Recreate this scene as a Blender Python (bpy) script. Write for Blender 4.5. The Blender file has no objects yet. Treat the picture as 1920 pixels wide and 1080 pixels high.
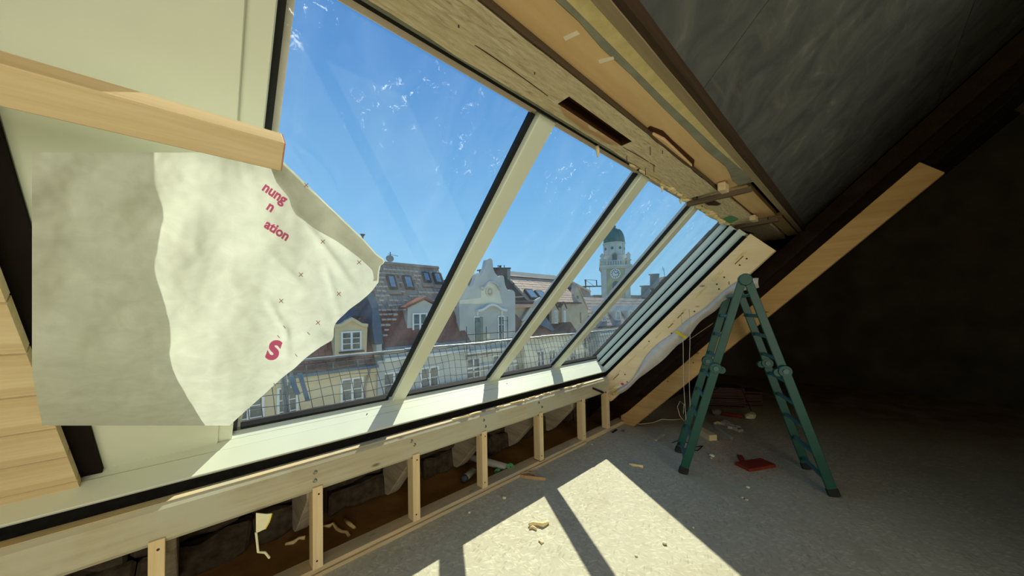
import bpy, bmesh, math, random
from mathutils import Vector as V, Matrix, noise as mnoise
sc = bpy.context.scene
col = sc.collection
R_ = math.radians

# ------------------------------------------------------------------ camera
F, CX, CY = 622.2, 960.0, 569.9
PITCH, ROLL, YAW = R_(1.36), R_(-1.03), R_(43.41)
TH = R_(44.43); SN, CS = math.sin(TH), math.cos(TH)
CAM = V((0, 0, 1.6))
fw = V((math.sin(YAW)*math.cos(PITCH), math.cos(YAW)*math.cos(PITCH), math.sin(PITCH)))
r0 = V((math.cos(YAW), -math.sin(YAW), 0)); u0 = r0.cross(fw)
rt = math.cos(ROLL)*r0 + math.sin(ROLL)*u0; up = -math.sin(ROLL)*r0 + math.cos(ROLL)*u0
cd = bpy.data.cameras.new('camera'); cam = bpy.data.objects.new('camera', cd); col.objects.link(cam)
m = Matrix((rt, up, -fw)).transposed().to_4x4(); m.translation = CAM; cam.matrix_world = m
cd.sensor_fit = 'HORIZONTAL'; cd.sensor_width = 36; cd.lens = 36*F/1920
cd.shift_y = (CY-540)/1920; cd.clip_start = .02; cd.clip_end = 2000
sc.camera = cam

# ------------------------------------------------------------------ sky, sun, exposure
w = bpy.data.worlds.new('sky'); sc.world = w; w.use_nodes = True
nt = w.node_tree; nt.nodes.clear()
tc = nt.nodes.new('ShaderNodeTexCoord'); sx = nt.nodes.new('ShaderNodeSeparateXYZ')
rp = nt.nodes.new('ShaderNodeValToRGB'); bg = nt.nodes.new('ShaderNodeBackground'); wo = nt.nodes.new('ShaderNodeOutputWorld')
nt.links.new(tc.outputs['Generated'], sx.inputs[0]); nt.links.new(sx.outputs['Z'], rp.inputs['Fac'])
nt.links.new(rp.outputs['Color'], bg.inputs['Color']); nt.links.new(bg.outputs[0], wo.inputs[0])
rp.color_ramp.elements[0].position = 0; rp.color_ramp.elements[0].color = (.36, .68, .96, 1)
rp.color_ramp.elements[1].position = 1; rp.color_ramp.elements[1].color = (.05, .17, .46, 1)
for p_, c_ in ((.10, (.31, .64, .96, 1)), (.30, (.20, .50, .90, 1)), (.60, (.10, .31, .72, 1))):
    e_ = rp.color_ramp.elements.new(p_); e_.color = c_
bg.inputs['Strength'].default_value = 1.0
SUN = V((.73, .45, .75)).normalized()
sd = bpy.data.lights.new('sun', 'SUN'); so = bpy.data.objects.new('sun', sd); col.objects.link(so)
so.rotation_euler = SUN.to_track_quat('Z', 'Y').to_euler(); so.location = (20, 12, 25)
sd.energy = 8.0; sd.color = (1, .95, .80); sd.angle = R_(.53)
# added area light at the back opening, lifting the interior shade
ad_ = bpy.data.lights.new('added_fill_light', 'AREA'); ao_ = bpy.data.objects.new('added_fill_light', ad_); col.objects.link(ao_)
ad_.shape = 'RECTANGLE'; ad_.size = 4.8; ad_.size_y = 2.1; ad_.energy = 232; ad_.color = (1, .95, .80)
ao_.location = (-2.4, -5.1, 1.35); ao_.rotation_euler = V((0, -1, 0)).to_track_quat('Z', 'Y').to_euler()
sc.view_settings.view_transform = 'Standard'; sc.view_settings.look = 'None'
sc.view_settings.gamma = 1; sc.view_settings.exposure = 0.0; sc.view_settings.use_curve_mapping = False
try:
    sc.cycles.max_bounces = 10; sc.cycles.diffuse_bounces = 6; sc.cycles.transparent_max_bounces = 24
    sc.cycles.use_denoising = True; sc.cycles.sample_clamp_indirect = 6
except Exception: pass

# ------------------------------------------------------------------ measuring helpers: a ray of the photograph onto a plane of the place
def ray(x, y): return fw + rt*((x-CX)/F) - up*((y-CY)/F)
def hit(x, y, n, d):
    v = ray(x, y); return CAM + v*((d-CAM.dot(n))/v.dot(n))
def atY(x, y, Y): return hit(x, y, V((0, 1, 0)), Y)
def atX(x, y, X): return hit(x, y, V((1, 0, 0)), X)
def atZ(x, y, Z=0): return hit(x, y, V((0, 0, 1)), Z)
NS = V((0, SN, CS)); US = V((0, -CS, SN)); EX = V((1, 0, 0)); EY = V((0, 1, 0)); EZ = V((0, 0, 1))
def SL(X, t, d): return V((X, d*SN - t*CS, d*CS + t*SN))
def atS(x, y, d): return hit(x, y, NS, d)

# ------------------------------------------------------------------ materials
def lin(c): return tuple(((v/255)/12.92 if v/255 <= .04045 else ((v/255+.055)/1.055)**2.4) for v in c)
class NT:
    def __init__(s, name):
        s.m = bpy.data.materials.new(name); s.m.use_nodes = True; s.t = s.m.node_tree; s.t.nodes.clear()
        s.out = s.n('ShaderNodeOutputMaterial')
    def n(s, ty, **kw):
        nd = s.t.nodes.new(ty)
        for k, v in kw.items(): setattr(nd, k, v)
        return nd
    def l(s, a, b): s.t.links.new(a, b)
    def bsdf(s, rough=.7, spec=.3, metal=0):
        b = s.n('ShaderNodeBsdfPrincipled'); b.inputs['Roughness'].default_value = rough
        b.inputs['Specular IOR Level'].default_value = spec; b.inputs['Metallic'].default_value = metal
        s.l(b.outputs[0], s.out.inputs[0]); return b
    def coord(s, scale=(1, 1, 1), rot=(0, 0, 0)):
        t = s.n('ShaderNodeTexCoord'); mp = s.n('ShaderNodeMapping')
        mp.inputs['Scale'].default_value = scale; mp.inputs['Rotation'].default_value = rot
        s.l(t.outputs['Object'], mp.inputs[0]); return mp.outputs[0]
    def coord2(s, scale, rot):
        t = s.n('ShaderNodeTexCoord'); m1 = s.n('ShaderNodeMapping'); m1.inputs['Rotation'].default_value = rot
        m2 = s.n('ShaderNodeMapping'); m2.inputs['Scale'].default_value = scale
        s.l(t.outputs['Object'], m1.inputs[0]); s.l(m1.outputs[0], m2.inputs[0]); return m2.outputs[0]
    def noise(s, co, scale, detail=4, rough=.55, dist=0):
        n = s.n('ShaderNodeTexNoise'); n.inputs['Scale'].default_value = scale; n.inputs['Detail'].default_value = detail
        n.inputs['Roughness'].default_value = rough; n.inputs['Distortion'].default_value = dist
        s.l(co, n.inputs['Vector']); return n.outputs['Fac']
    def ramp(s, fac, stops):
        r = s.n('ShaderNodeValToRGB'); el = r.color_ramp.elements
        while len(el) > 1: el.remove(el[-1])
        el[0].position = stops[0][0]; el[0].color = (*stops[0][1], 1)
        for p, c in stops[1:]:
            e = el.new(p); e.color = (*c, 1)
        s.l(fac, r.inputs[0]); return r.outputs[0]
    def mix(s, fac, a, b, mode='MIX'):
        x = s.n('ShaderNodeMix', data_type='RGBA', blend_type=mode)
        for i, v in ((0, fac), (6, a), (7, b)):
            if hasattr(v, 'is_linked'): s.l(v, x.inputs[i])
            else: x.inputs[i].default_value = v if i == 0 else (*v, 1)
        return x.outputs[2]
    def bump(s, b, h, strength=.3, dist=.01):
        n = s.n('ShaderNodeBump'); n.inputs['Strength'].default_value = strength; n.inputs['Distance'].default_value = dist
        s.l(h, n.inputs['Height']); s.l(n.outputs[0], b.inputs['Normal'])
def plain(name, c, rough=.7, spec=.3, metal=0, var=.12, vs=6, bump=0):
    k = NT(name); b = k.bsdf(rough, spec, metal); co = k.coord()
    f = k.noise(co, vs, 5)
    c = lin(c)
    k.l(k.ramp(f, [(.3, tuple(v*(1-var) for v in c)), (.7, tuple(min(1, v*(1+var)) for v in c))]), b.inputs['Base Color'])
    if bump: k.bump(b, k.noise(co, vs*6, 4), bump, .004)
    return k.m
def wood(name, dark, light, axis=0, rot=(0, 0, 0), rough=.75, grain=1.0, knots=True, bump=.25, stain=None, fine=26):
    k = NT(name); b = k.bsdf(rough, .2)
    s1 = [fine]*3; s1[axis] = 1.3*grain
    s2 = [6.0]*3; s2[axis] = .5
    c1 = k.coord(tuple(s1), rot); c2 = k.coord(tuple(s2), rot)
    f1 = k.noise(c1, 1.6, 6, .65, .4); f2 = k.noise(c2, 1.2, 3, .5, .3)
    d, l = lin(dark), lin(light)
    mid = tuple((p+q)/2 for p, q in zip(d, l))
    cc = k.ramp(f1, [(.32, d), (.5, mid), (.68, l)])
    cc = k.mix(.55, cc, k.ramp(f2, [(.3, d), (.7, l)]))
    if knots:
        v = k.n('ShaderNodeTexVoronoi'); s3 = [9.0]*3; s3[axis] = 3.2
        k.l(k.coord(tuple(s3), rot), v.inputs['Vector']); v.inputs['Scale'].default_value = 1
        kn = k.ramp(v.outputs['Distance'], [(.06, (1, 1, 1)), (.13, (0, 0, 0))])
        cc = k.mix(kn, cc, tuple(x*.45 for x in d))
    if stain:
        co = k.coord((1, 1, 1)); sf = k.ramp(k.noise(co, 2.2, 5, .6), [(.45, (0, 0, 0)), (.62, (1, 1, 1))])
        cc = k.mix(sf, cc, lin(stain))
    k.l(cc, b.inputs['Base Color']); k.bump(b, f1, bump, .006)
    return k.m
SLR = (TH, 0, 0)           # brings the slope direction onto the mapping's -Y axis

M = {}
M['pine'] = wood('new_pine', (196, 172, 128), (230, 212, 172), 0)
M['pine_z'] = wood('new_pine_upright', (202, 178, 130), (234, 214, 172), 2)
M['header'] = wood('header_pine', (158, 150, 122), (200, 193, 164), 0, stain=(182, 181, 160))
M['plate'] = wood('plate_pine', (176, 156, 118), (212, 192, 152), 0, stain=(176, 166, 140))
M['pine_s'] = wood('slope_pine', (226, 200, 150), (244, 222, 178), 1, (-TH, 0, 0))
M['strut'] = wood('strut_pine', (176, 138, 84), (210, 172, 114), 1, (-TH, 0, 0))
M['plank'] = wood('planed_spruce', (214, 178, 126), (238, 206, 156), 0, fine=12, bump=.08)
M['darkwood'] = wood('old_dark_timber', (50, 38, 28), (76, 60, 44), 0, knots=False)
M['taupe'] = wood('dusty_timber', (132, 118, 90), (162, 146, 114), 0, knots=False)
M['rafter_old'] = wood('weathered_rafter', (128, 116, 96), (186, 174, 148), 1, (-TH, 0, 0), knots=False, bump=.5, fine=18)
M['batten'] = wood('grey_batten', (88, 74, 60), (124, 106, 86), 1, knots=False)
M['sideb'] = wood('dark_beam_side', (70, 58, 42), (98, 84, 62), 0, knots=False)  # darker wood tone for the near side of the head beam
M['slot'] = wood('slot_brown', (52, 30, 16), (84, 50, 28), 0, knots=False)
M['scar'] = wood('split_wood', (164, 126, 86), (200, 166, 122), 0, knots=False)
def hewn():
    k = NT('hewn_limewashed_timber'); b = k.bsdf(.85, .15)
    f1 = k.noise(k.coord((9, 60, 60)), 1.3, 8, .72, .6); f2 = k.noise(k.coord((2.2, 6, 6)), 1.4, 4, .6)
    f3 = k.noise(k.coord((30, 90, 90)), 1.5, 4, .7)
    c = k.ramp(f1, [(.30, lin((140, 120, 84))), (.46, lin((206, 190, 152))), (.68, lin((236, 226, 196)))])
    c = k.mix(k.ramp(f2, [(.35, (.0,)*3), (.65, (.6,)*3)]), c, lin((218, 202, 162)))
    c = k.mix(k.ramp(f3, [(.66, (0, 0, 0)), (.78, (.55,)*3)]), c, lin((112, 92, 62)))
    k.l(c, b.inputs['Base Color']); k.bump(b, f1, .8, .012); return k.m
M['hewn'] = hewn()
def floor_mat():
    k = NT('dusty_chipboard_floor'); b = k.bsdf(.8, .2)
    base = lin((182, 176, 152)); acc = base
    for i, (rz, sc_, thr) in enumerate(((.35, (15, 60, 1), .60), (1.25, (17, 70, 1), .66), (2.2, (14, 58, 1), .62), (.85, (20, 84, 1), .70), (2.8, (18, 74, 1), .66), (1.75, (22, 90, 1), .72))):
        v = k.n('ShaderNodeTexVoronoi'); v.inputs['Scale'].default_value = 1
        k.l(k.coord2(sc_, (0, 0, rz)), v.inputs['Vector'])
        sp = k.n('ShaderNodeSeparateColor'); k.l(v.outputs['Color'], sp.inputs[0])
        ed = k.ramp(v.outputs['Distance'], [(.25, (1, 1, 1)), (.6, (0, 0, 0))])
        g = k.ramp(sp.outputs[0], [(thr, (0, 0, 0)), (min(.99, thr+.25), (.7,)*3)])
        gg = k.mix(1.0, g, ed, 'MULTIPLY')
        colr = (lin((212, 206, 180)), lin((160, 152, 124)), lin((196, 192, 168)), lin((222, 216, 190)), lin((152, 146, 124)), lin((216, 208, 180)))[i]
        acc = k.mix(gg, acc, colr)
    co = k.coord((1, 1, 1))
    acc = k.mix(k.ramp(k.noise(co, 1.4, 6, .6), [(.35, (0, 0, 0)), (.7, (.6,)*3)]), acc, lin((178, 174, 154)))
    acc = k.mix(k.ramp(k.noise(co, 3.3, 5, .65), [(.5, (0, 0, 0)), (.75, (.35,)*3)]), acc, lin((150, 134, 104)))
    # sawdust trodden in towards the far end
    sx_ = k.n('ShaderNodeSeparateXYZ'); k.l(co, sx_.inputs[0])
    mr = k.n('ShaderNodeMapRange'); mr.inputs[1].default_value = 3.5; mr.inputs[2].default_value = 4.9
    k.l(sx_.outputs[0], mr.inputs[0])
    mm = k.n('ShaderNodeMath', operation='MULTIPLY'); k.l(mr.outputs[0], mm.inputs[0])
    k.l(k.ramp(k.noise(co, 3.2, 6, .65), [(.3, (.2,)*3), (.6, (.95,)*3)]), mm.inputs[1])
    acc = k.mix(mm.outputs[0], acc, lin((150, 126, 88)))
    f = k.noise(k.coord((1, 1, 1)), 45, 4)
    k.l(acc, b.inputs['Base Color']); k.bump(b, f, .15, .003); return k.m
M['floor'] = floor_mat()
M['crawl'] = plain('brown_dust_boards', (140, 106, 64), .9, .1, var=.3, vs=3, bump=.3)
M['frame'] = plain('white_lacquer_frame', (212, 218, 198), .5, .2, var=.03, vs=3)
M['gasket'] = plain('black_rubber', (26, 27, 26), .55, .3, var=.2, vs=8)
M['seal'] = plain('black_foam_seal', (24, 23, 21), .95, .05, var=.3, vs=40, bump=.4)
M['casing'] = plain('grey_pink_casing', (226, 210, 192), .5, .3, var=.05)
M['greytape'] = plain('grey_membrane_tape', (152, 154, 140), .7, .2, var=.2, vs=9)
M['foam'] = plain('expanded_foam', (232, 212, 160), .9, .1, var=.15, vs=14, bump=.6)
M['foamgrey'] = plain('foam_strip_pale', (232, 214, 158), .85, .1, var=.12, vs=16, bump=.4)
M['ceil'] = None
def ceil_mat():
    k = NT('dark_sarking_board'); b = k.bsdf(.8, .15); co = k.coord((1, 1, 1))
    f = k.noise(k.coord((3, 3, 3), (.3, .4, .9)), 1.3, 7, .62, .8); g = k.noise(k.coord((2, 14, 14), (0, 0, .6)), 1.2, 4)
    c = k.ramp(f, [(.35, lin((74, 76, 76))), (.6, lin((94, 96, 92))), (.8, lin((136, 134, 118)))])
    c = k.mix(k.ramp(g, [(.6, (0, 0, 0)), (.8, (.25,)*3)]), c, lin((140, 132, 104)))
    k.l(c, b.inputs['Base Color']); return k.m
M['ceil'] = ceil_mat()
M['felt'] = plain('black_felt', (30, 26, 22), .95, .05, var=.3, vs=3)
M['masonry'] = plain('dark_rubble', (64, 56, 44), .95, .05, var=.5, vs=14, bump=1.0)  # dark base tone for the rubble stones
M['mortar'] = plain('dark_mortar', (58, 50, 40), .95, .05, var=.4, vs=5, bump=.5)
M['green'] = plain('dark_green_paint', (8, 74, 60), .45, .4, var=.14, vs=5)
M['rung'] = plain('worn_green_rung', (66, 108, 106), .45, .4, var=.15, vs=9)
M['blackrub'] = plain('black_plastic', (30, 32, 32), .6, .3)
M['steel'] = plain('zinc_steel', (150, 146, 134), .4, .5, .8)
M['rust'] = plain('rusty_nail', (70, 56, 44), .7, .3, .4)
M['film'] = None
def sheet(name, c, trans, rough=.6, var=.05, vs=9):
    k = NT(name); co = k.coord(); f = k.noise(co, vs, 6, .65, .6)
    c = lin(c); cc = k.ramp(f, [(.3, tuple(v*(1-var*2.5) for v in c)), (.7, tuple(min(1, v*(1+var)) for v in c))])
    d = k.bsdf(rough, .25); t = k.n('ShaderNodeBsdfTranslucent'); x = k.n('ShaderNodeMixShader')
    x.inputs[0].default_value = trans
    k.l(cc, d.inputs['Base Color']); k.l(cc, t.inputs[0]); k.l(d.outputs[0], x.inputs[1]); k.l(t.outputs[0], x.inputs[2])
    k.l(x.outputs[0], k.out.inputs[0]); return k.m
M['film'] = sheet('white_plastic_film', (232, 228, 222), .3, .4)
M['membrane'] = sheet('fleece_membrane', (216, 221, 208), .34, .7, .05, 14)
M['print'] = sheet('magenta_print', (214, 104, 146), .34, .7, .03)
M['printred'] = sheet('red_cross_print', (176, 92, 84), .34, .7, .03)
M['tapeyel'] = plain('yellow_tape', (222, 196, 30), .5, .3, var=.1)
M['string'] = plain('pale_string', (196, 188, 166), .8, .1)
M['red'] = plain('oxide_red', (120, 44, 30), .7, .2, var=.2)
M['greennet'] = plain('mint_net', (96, 190, 120), .6, .3)
M['greyplastic'] = plain('grey_plastic_pipe', (140, 142, 134), .5, .3)
M['greenspray'] = plain('green_paint_patch', (96, 150, 104), .8, .1)
M['paint_white'] = plain('white_scuff', (244, 234, 212), .8, .1)
def glass():
    k = NT('window_glass'); tr = k.n('ShaderNodeBsdfTransparent'); tr.inputs[0].default_value = (.955, .985, .97, 1)
    gl = k.n('ShaderNodeBsdfGlossy'); gl.inputs['Roughness'].default_value = .0
    lw_ = k.n('ShaderNodeLayerWeight'); pw_ = k.n('ShaderNodeMath', operation='POWER'); k.l(lw_.outputs['Facing'], pw_.inputs[0]); pw_.inputs[1].default_value = 5
    ma_ = k.n('ShaderNodeMath', operation='MULTIPLY_ADD'); k.l(pw_.outputs[0], ma_.inputs[0]); ma_.inputs[1].default_value = .6; ma_.inputs[2].default_value = .03
    x = k.n('ShaderNodeMixShader'); k.l(ma_.outputs[0], x.inputs[0]); k.l(tr.outputs[0], x.inputs[1]); k.l(gl.outputs[0], x.inputs[2])
    df = k.n('ShaderNodeBsdfTranslucent'); df.inputs[0].default_value = (.9, .93, .95, 1)
    co = k.coord((1, 1, 1)); f = k.noise(k.coord((5, 2, 2), (.4, .2, .3)), 1.1, 7, .7, .9); g = k.noise(co, 38, 4, .7)
    a = k.ramp(f, [(.45, (.006,)*3), (.68, (.02,)*3), (.80, (.07,)*3)]); a2 = k.ramp(g, [(.70, (0, 0, 0)), (.80, (.16,)*3)])
    sz_ = k.n('ShaderNodeSeparateXYZ'); k.l(co, sz_.inputs[0]); mr = k.n('ShaderNodeMapRange'); mr.inputs[1].default_value = 1.30; mr.inputs[2].default_value = 1.66
    k.l(sz_.outputs[2], mr.inputs[0])
    sp1 = k.ramp(k.noise(k.coord((1, 1, 1)), 24, 5, .75, .6), [(.60, (0, 0, 0)), (.70, (.8,)*3)]); sp2 = k.ramp(k.noise(co, 4.5, 3), [(.48, (0, 0, 0)), (.6, (1, 1, 1))])
    sp = k.mix(1.0, k.mix(1.0, sp1, sp2, 'MULTIPLY'), mr.outputs[0], 'MULTIPLY')
    s = k.mix(1.0, k.mix(1.0, a, a2, 'ADD'), sp, 'ADD')
    y = k.n('ShaderNodeMixShader'); k.l(s, y.inputs[0]); k.l(x.outputs[0], y.inputs[1]); k.l(df.outputs[0], y.inputs[2])
    k.l(y.outputs[0], k.out.inputs[0]); return k.m
M['glass'] = glass()
# town
M['beige'] = plain('beige_render', (216, 200, 160), .9, .1, var=.06, vs=2)
M['greywall'] = plain('pale_grey_render', (188, 190, 184), .9, .1, var=.05, vs=2)
M['cream'] = plain('cream_render', (222, 216, 192), .9, .1, var=.05, vs=2)
M['tan'] = plain('tan_render', (186, 176, 152), .9, .1, var=.1, vs=2)
M['trimw'] = plain('white_trim', (226, 226, 218), .7, .2, var=.03)
M['tile'] = plain('brown_roof_tile', (128, 74, 56), .55, .35, var=.3, vs=1.5)
M['tile_dark'] = plain('dark_roof_tile', (84, 58, 52), .6, .3, var=.3, vs=1.5)
M['tile_pink'] = plain('pale_roof_tile', (196, 160, 136), .7, .2, var=.15, vs=1.5)
M['tile_grey'] = plain('grey_roof_tile', (150, 134, 120), .5, .4, var=.2, vs=1.5)
M['tile_edge'] = plain('painted_glint_lip', (226, 208, 190), .35, .5, var=.08)  # pale lips: sun glints painted into the tile colour
M['slate'] = plain('dark_sheet_metal', (62, 62, 66), .85, .08, var=.2)
M['blue'] = plain('blue_grey_metal', (74, 98, 122), .45, .4, .3, var=.12)
M['zinc'] = plain('pale_zinc', (120, 126, 124), .6, .3, .1, var=.08)
M['lead'] = plain('dull_lead_sheet', (122, 128, 126), .9, .05, var=.1)
M['winframe'] = plain('white_window_frame', (232, 234, 232), .5, .3, var=.02)
def pane_mat():
    k = NT('dark_pane'); b = k.bsdf(.08, .6); f = k.noise(k.coord((1, 1, 1)), 3, 3)
    k.l(k.ramp(f, [(.35, lin((52, 62, 64))), (.7, lin((104, 116, 116)))]), b.inputs['Base Color']); return k.m
M['dpane'] = pane_mat()
M['skylight'] = plain('skylight_pane', (120, 150, 170), .1, .6, var=.2)
M['copper'] = plain('verdigris_copper', (84, 122, 110), .7, .2, var=.3, vs=.25)
M['stone'] = plain('tower_stone', (206, 202, 186), .9, .1, var=.08, vs=.3)
M['stone_y'] = plain('tower_ochre', (184, 172, 134), .9, .1, var=.06, vs=.3)
M['clock'] = plain('clock_white', (226, 226, 216), .8, .1, var=.02)
M['asphalt'] = plain('asphalt', (96, 96, 94), .9, .1)
M['rail'] = plain('galvanised_rail', (150, 162, 166), .45, .4, .5, var=.1)
M['net'] = plain('dark_net_cord', (46, 56, 58), .8, .1)
M['bluestrap'] = plain('blue_strap', (60, 120, 160), .6, .2)
M['paper'] = plain('torn_paper', (232, 228, 186), .8, .1)
M['wallback'] = plain('old_plaster', (120, 112, 98), .9, .1, var=.2, vs=2)

# ------------------------------------------------------------------ building helpers
class MB:
    def __init__(s): s.v = []; s.f = []
    def add(s, vs, fs):
        o = len(s.v); s.v += [V(p) for p in vs]; s.f += [tuple(i+o for i in f) for f in fs]; return s
    def hexa(s, a, b, c, d, vec):          # quad a b c d swept along vec
        q = [V(a), V(b), V(c), V(d)]; vec = V(vec)
        return s.add(q+[p+vec for p in q], [(3, 2, 1, 0), (4, 5, 6, 7), (0, 1, 5, 4), (1, 2, 6, 5), (2, 3, 7, 6), (3, 0, 4, 7)])
    def box(s, x0, x1, y0, y1, z0, z1):
        return s.hexa((x0, y0, z0), (x1, y0, z0), (x1, y1, z0), (x0, y1, z0), (0, 0, z1-z0))
    def sbox(s, x0, x1, t0, t1, d0, d1):   # box in slope coordinates
        return s.hexa(SL(x0, t0, d0), SL(x1, t0, d0), SL(x1, t1, d0), SL(x0, t1, d0), NS*(d1-d0))
    def prism(s, pts, vec):
        n = len(pts); pts = [V(p) for p in pts]; vec = V(vec)
        return s.add(pts+[p+vec for p in pts], [tuple(range(n-1, -1, -1)), tuple(range(n, 2*n))] + [(i, (i+1) % n, n+(i+1) % n, n+i) for i in range(n)])
    def bar(s, p0, p1, side, upv, wd, ht, n=1, amp=0, seed=0, taper=1):
        p0, p1, side, upv = V(p0), V(p1), V(side).normalized(), V(upv).normalized(); rg = random.Random(seed)
        vs = []; fs = []
        for i in range(n+1):
            c = p0.lerp(p1, i/n); k = 1+(taper-1)*i/n
            for a, b in ((-1, -1), (1, -1), (1, 1), (-1, 1)):
                j = V((rg.uniform(-amp, amp), rg.uniform(-amp, amp), rg.uniform(-amp, amp))) if amp else V((0, 0, 0))
                vs.append(c+side*(a*wd/2*k)+upv*(b*ht/2*k)+j)
        for i in range(n):
            o = 4*i
            for k in range(4): fs.append((o+k, o+(k+1) % 4, o+4+(k+1) % 4, o+4+k))
        fs.append((3, 2, 1, 0)); o = 4*n; fs.append((o, o+1, o+2, o+3))
        return s.add(vs, fs)
    def tube(s, pts, r, n=6, r1=None, closed=False):
        pts = [V(p) for p in pts]; m = len(pts); vs = []; fs = []
        for i, p in enumerate(pts):
            a = pts[i-1] if i > 0 else (pts[-1] if closed else pts[0]); b = pts[i+1] if i < m-1 else (pts[0] if closed else pts[-1])
            t = (b-a).normalized() if (b-a).length > 1e-9 else V((0, 0, 1))
            sd_ = t.cross(V((0, 0, 1)) if abs(t.z) < .9 else V((1, 0, 0))).normalized(); u_ = sd_.cross(t)
            rr = r if r1 is None else r+(r1-r)*i/(m-1)
            if isinstance(r, (list, tuple)): rr = r[i]
            for k in range(n):
                an = 2*math.pi*k/n; vs.append(p+sd_*(math.cos(an)*rr)+u_*(math.sin(an)*rr))
        for i in range(m if closed else m-1):
            for k in range(n):
                j = (i+1) % m; fs.append((i*n+k, i*n+(k+1) % n, j*n+(k+1) % n, j*n+k))
        if not closed: fs += [tuple(range(n-1, -1, -1)), tuple(range((m-1)*n, m*n))]
        return s.add(vs, fs)
    def lathe(s, c, prof, n=16, ax=None, a0=0):   # prof: (radius, height)
        c = V(c); Z = V(ax or (0, 0, 1)).normalized(); X_ = Z.cross(V((0, 1, 0)) if abs(Z.y) < .9 else V((1, 0, 0))).normalized(); Y_ = Z.cross(X_)
        vs = []; fs = []
        for r, h in prof:
            for k in range(n):
                a = a0+2*math.pi*k/n; vs.append(c+X_*(r*math.cos(a))+Y_*(r*math.sin(a))+Z*h)
        for i in range(len(prof)-1):
            for k in range(n): fs.append((i*n+k, i*n+(k+1) % n, (i+1)*n+(k+1) % n, (i+1)*n+k))
        fs += [tuple(range(n-1, -1, -1)), tuple(range((len(prof)-1)*n, len(prof)*n))]
        return s.add(vs, fs)
    def blob(s, c, rx, ry, rz, seed=0, amp=.3, sub=2):
        b = bmesh.new(); bmesh.ops.create_icosphere(b, subdivisions=sub, radius=1)
        c = V(c); o = V((seed*3.1, seed*1.7, seed*.9)); vs = []
        for v in b.verts:
            k = 1+amp*mnoise.noise(v.co*1.6+o); vs.append(c+V((v.co.x*rx*k, v.co.y*ry*k, v.co.z*rz*k)))
        fs = [tuple(v.index for v in f.verts) for f in b.faces]; b.free(); return s.add(vs, fs)
    def build(s, name, mat, parent=None, bev=0, smooth=False, base=None):
        if base is None:
            xs = [p.x for p in s.v]; ys = [p.y for p in s.v]; zs = [p.z for p in s.v]
            base = V(((min(xs)+max(xs))/2, (min(ys)+max(ys))/2, min(zs)))
        base = V(base); me = bpy.data.meshes.new(name)
        b = bmesh.new(); bv = [b.verts.new(p-base) for p in s.v]
        for f in s.f:
            try: b.faces.new([bv[i] for i in f])
            except ValueError: pass
        bmesh.ops.recalc_face_normals(b, faces=b.faces)
        if bev:
            ed = [e for e in b.edges if len(e.link_faces) == 2 and e.calc_face_angle(0) > .5]
            bmesh.ops.bevel(b, geom=ed, offset=bev, segments=1, affect='EDGES', clamp_overlap=True)
        b.to_mesh(me); b.free(); me.materials.append(mat if not isinstance(mat, str) else M[mat])
        if smooth:
            for p in me.polygons: p.use_smooth = True
        o = bpy.data.objects.new(name, me); col.objects.link(o)
        if parent is not None:
            o.parent = parent; o.location = base-world_loc(parent)
        else: o.location = base
        return o
def world_loc(o):
    p = V(o.location)
    while o.parent is not None: o = o.parent; p = p+V(o.location)
    return p
def tag(o, label, cat, group=None):
    o['label'] = label; o['category'] = cat
    if group: o['group'] = group
    return o
def thing(name, label, cat, loc, group=None):
    o = bpy.data.objects.new(name, None); o.empty_display_size = .1; col.objects.link(o); o.location = V(loc)
    return tag(o, label, cat, group)
def struct(name, loc=None, ob=None, label=None):
    if ob is None:
        ob = bpy.data.objects.new(name, None); ob.empty_display_size = .1; col.objects.link(ob); ob.location = V(loc or (0, 0, 0))
    ob['kind'] = 'structure'
    if label: ob['label'] = label
    return ob

# ================================================================== ROOM SHELL
struct('floor', ob=MB().box(-5, 10, -5.2, 2.40, -.12, 0).build('floor', 'floor'), label='pale dusty chipboard attic floor')
struct('trim_1', ob=MB().box(-5, 10, 2.40, 3.35, -.14, -.01).build('trim_1', 'crawl'), label='brown dusty boards behind the low timber frame')
# outer eaves closure and the rubble wall behind the studs
ew = struct('wall_eaves', (0, 3.1, -.1), label='rough dark masonry behind the low timber frame')
MB().box(-5, 10, 3.06, 3.3, -.1, .80).build('mortar_core', 'mortar', ew)
MB().hexa((-5, 3.30, .72), (4.3, 3.30, .72), (4.3, 2.60, .775), (-5, 2.60, .775), (0, .02, .04)).build('cover_board', 'felt', ew)
MB().hexa((-5, 2.62, .79), (4.3, 2.62, .79), (4.3, 2.78, .86), (-5, 2.78, .86), (0, .06, -.06)).build('sill_backing', 'felt', ew)
rg = random.Random(5); x = -4.6
stone_n = 0
for row, (z0, z1) in enumerate(((-.02, .2), (.2, .38), (.38, .56))):
    x = -3.0 + .2*row
    while x < 5.0:
        L = rg.uniform(.28, .55); d_ = rg.uniform(0, .05)
        MB().bar((x+.012, 3.02-d_, (z0+z1)/2), (x+L-.012, 3.02-d_, (z0+z1)/2+rg.uniform(-.01, .01)), EY, EZ, .11, (z1-z0-.02)*rg.uniform(.78, 1.05), 4, .026, rg.random()).build('stone', 'masonry', ew, bev=.02)
        x += L
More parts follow.
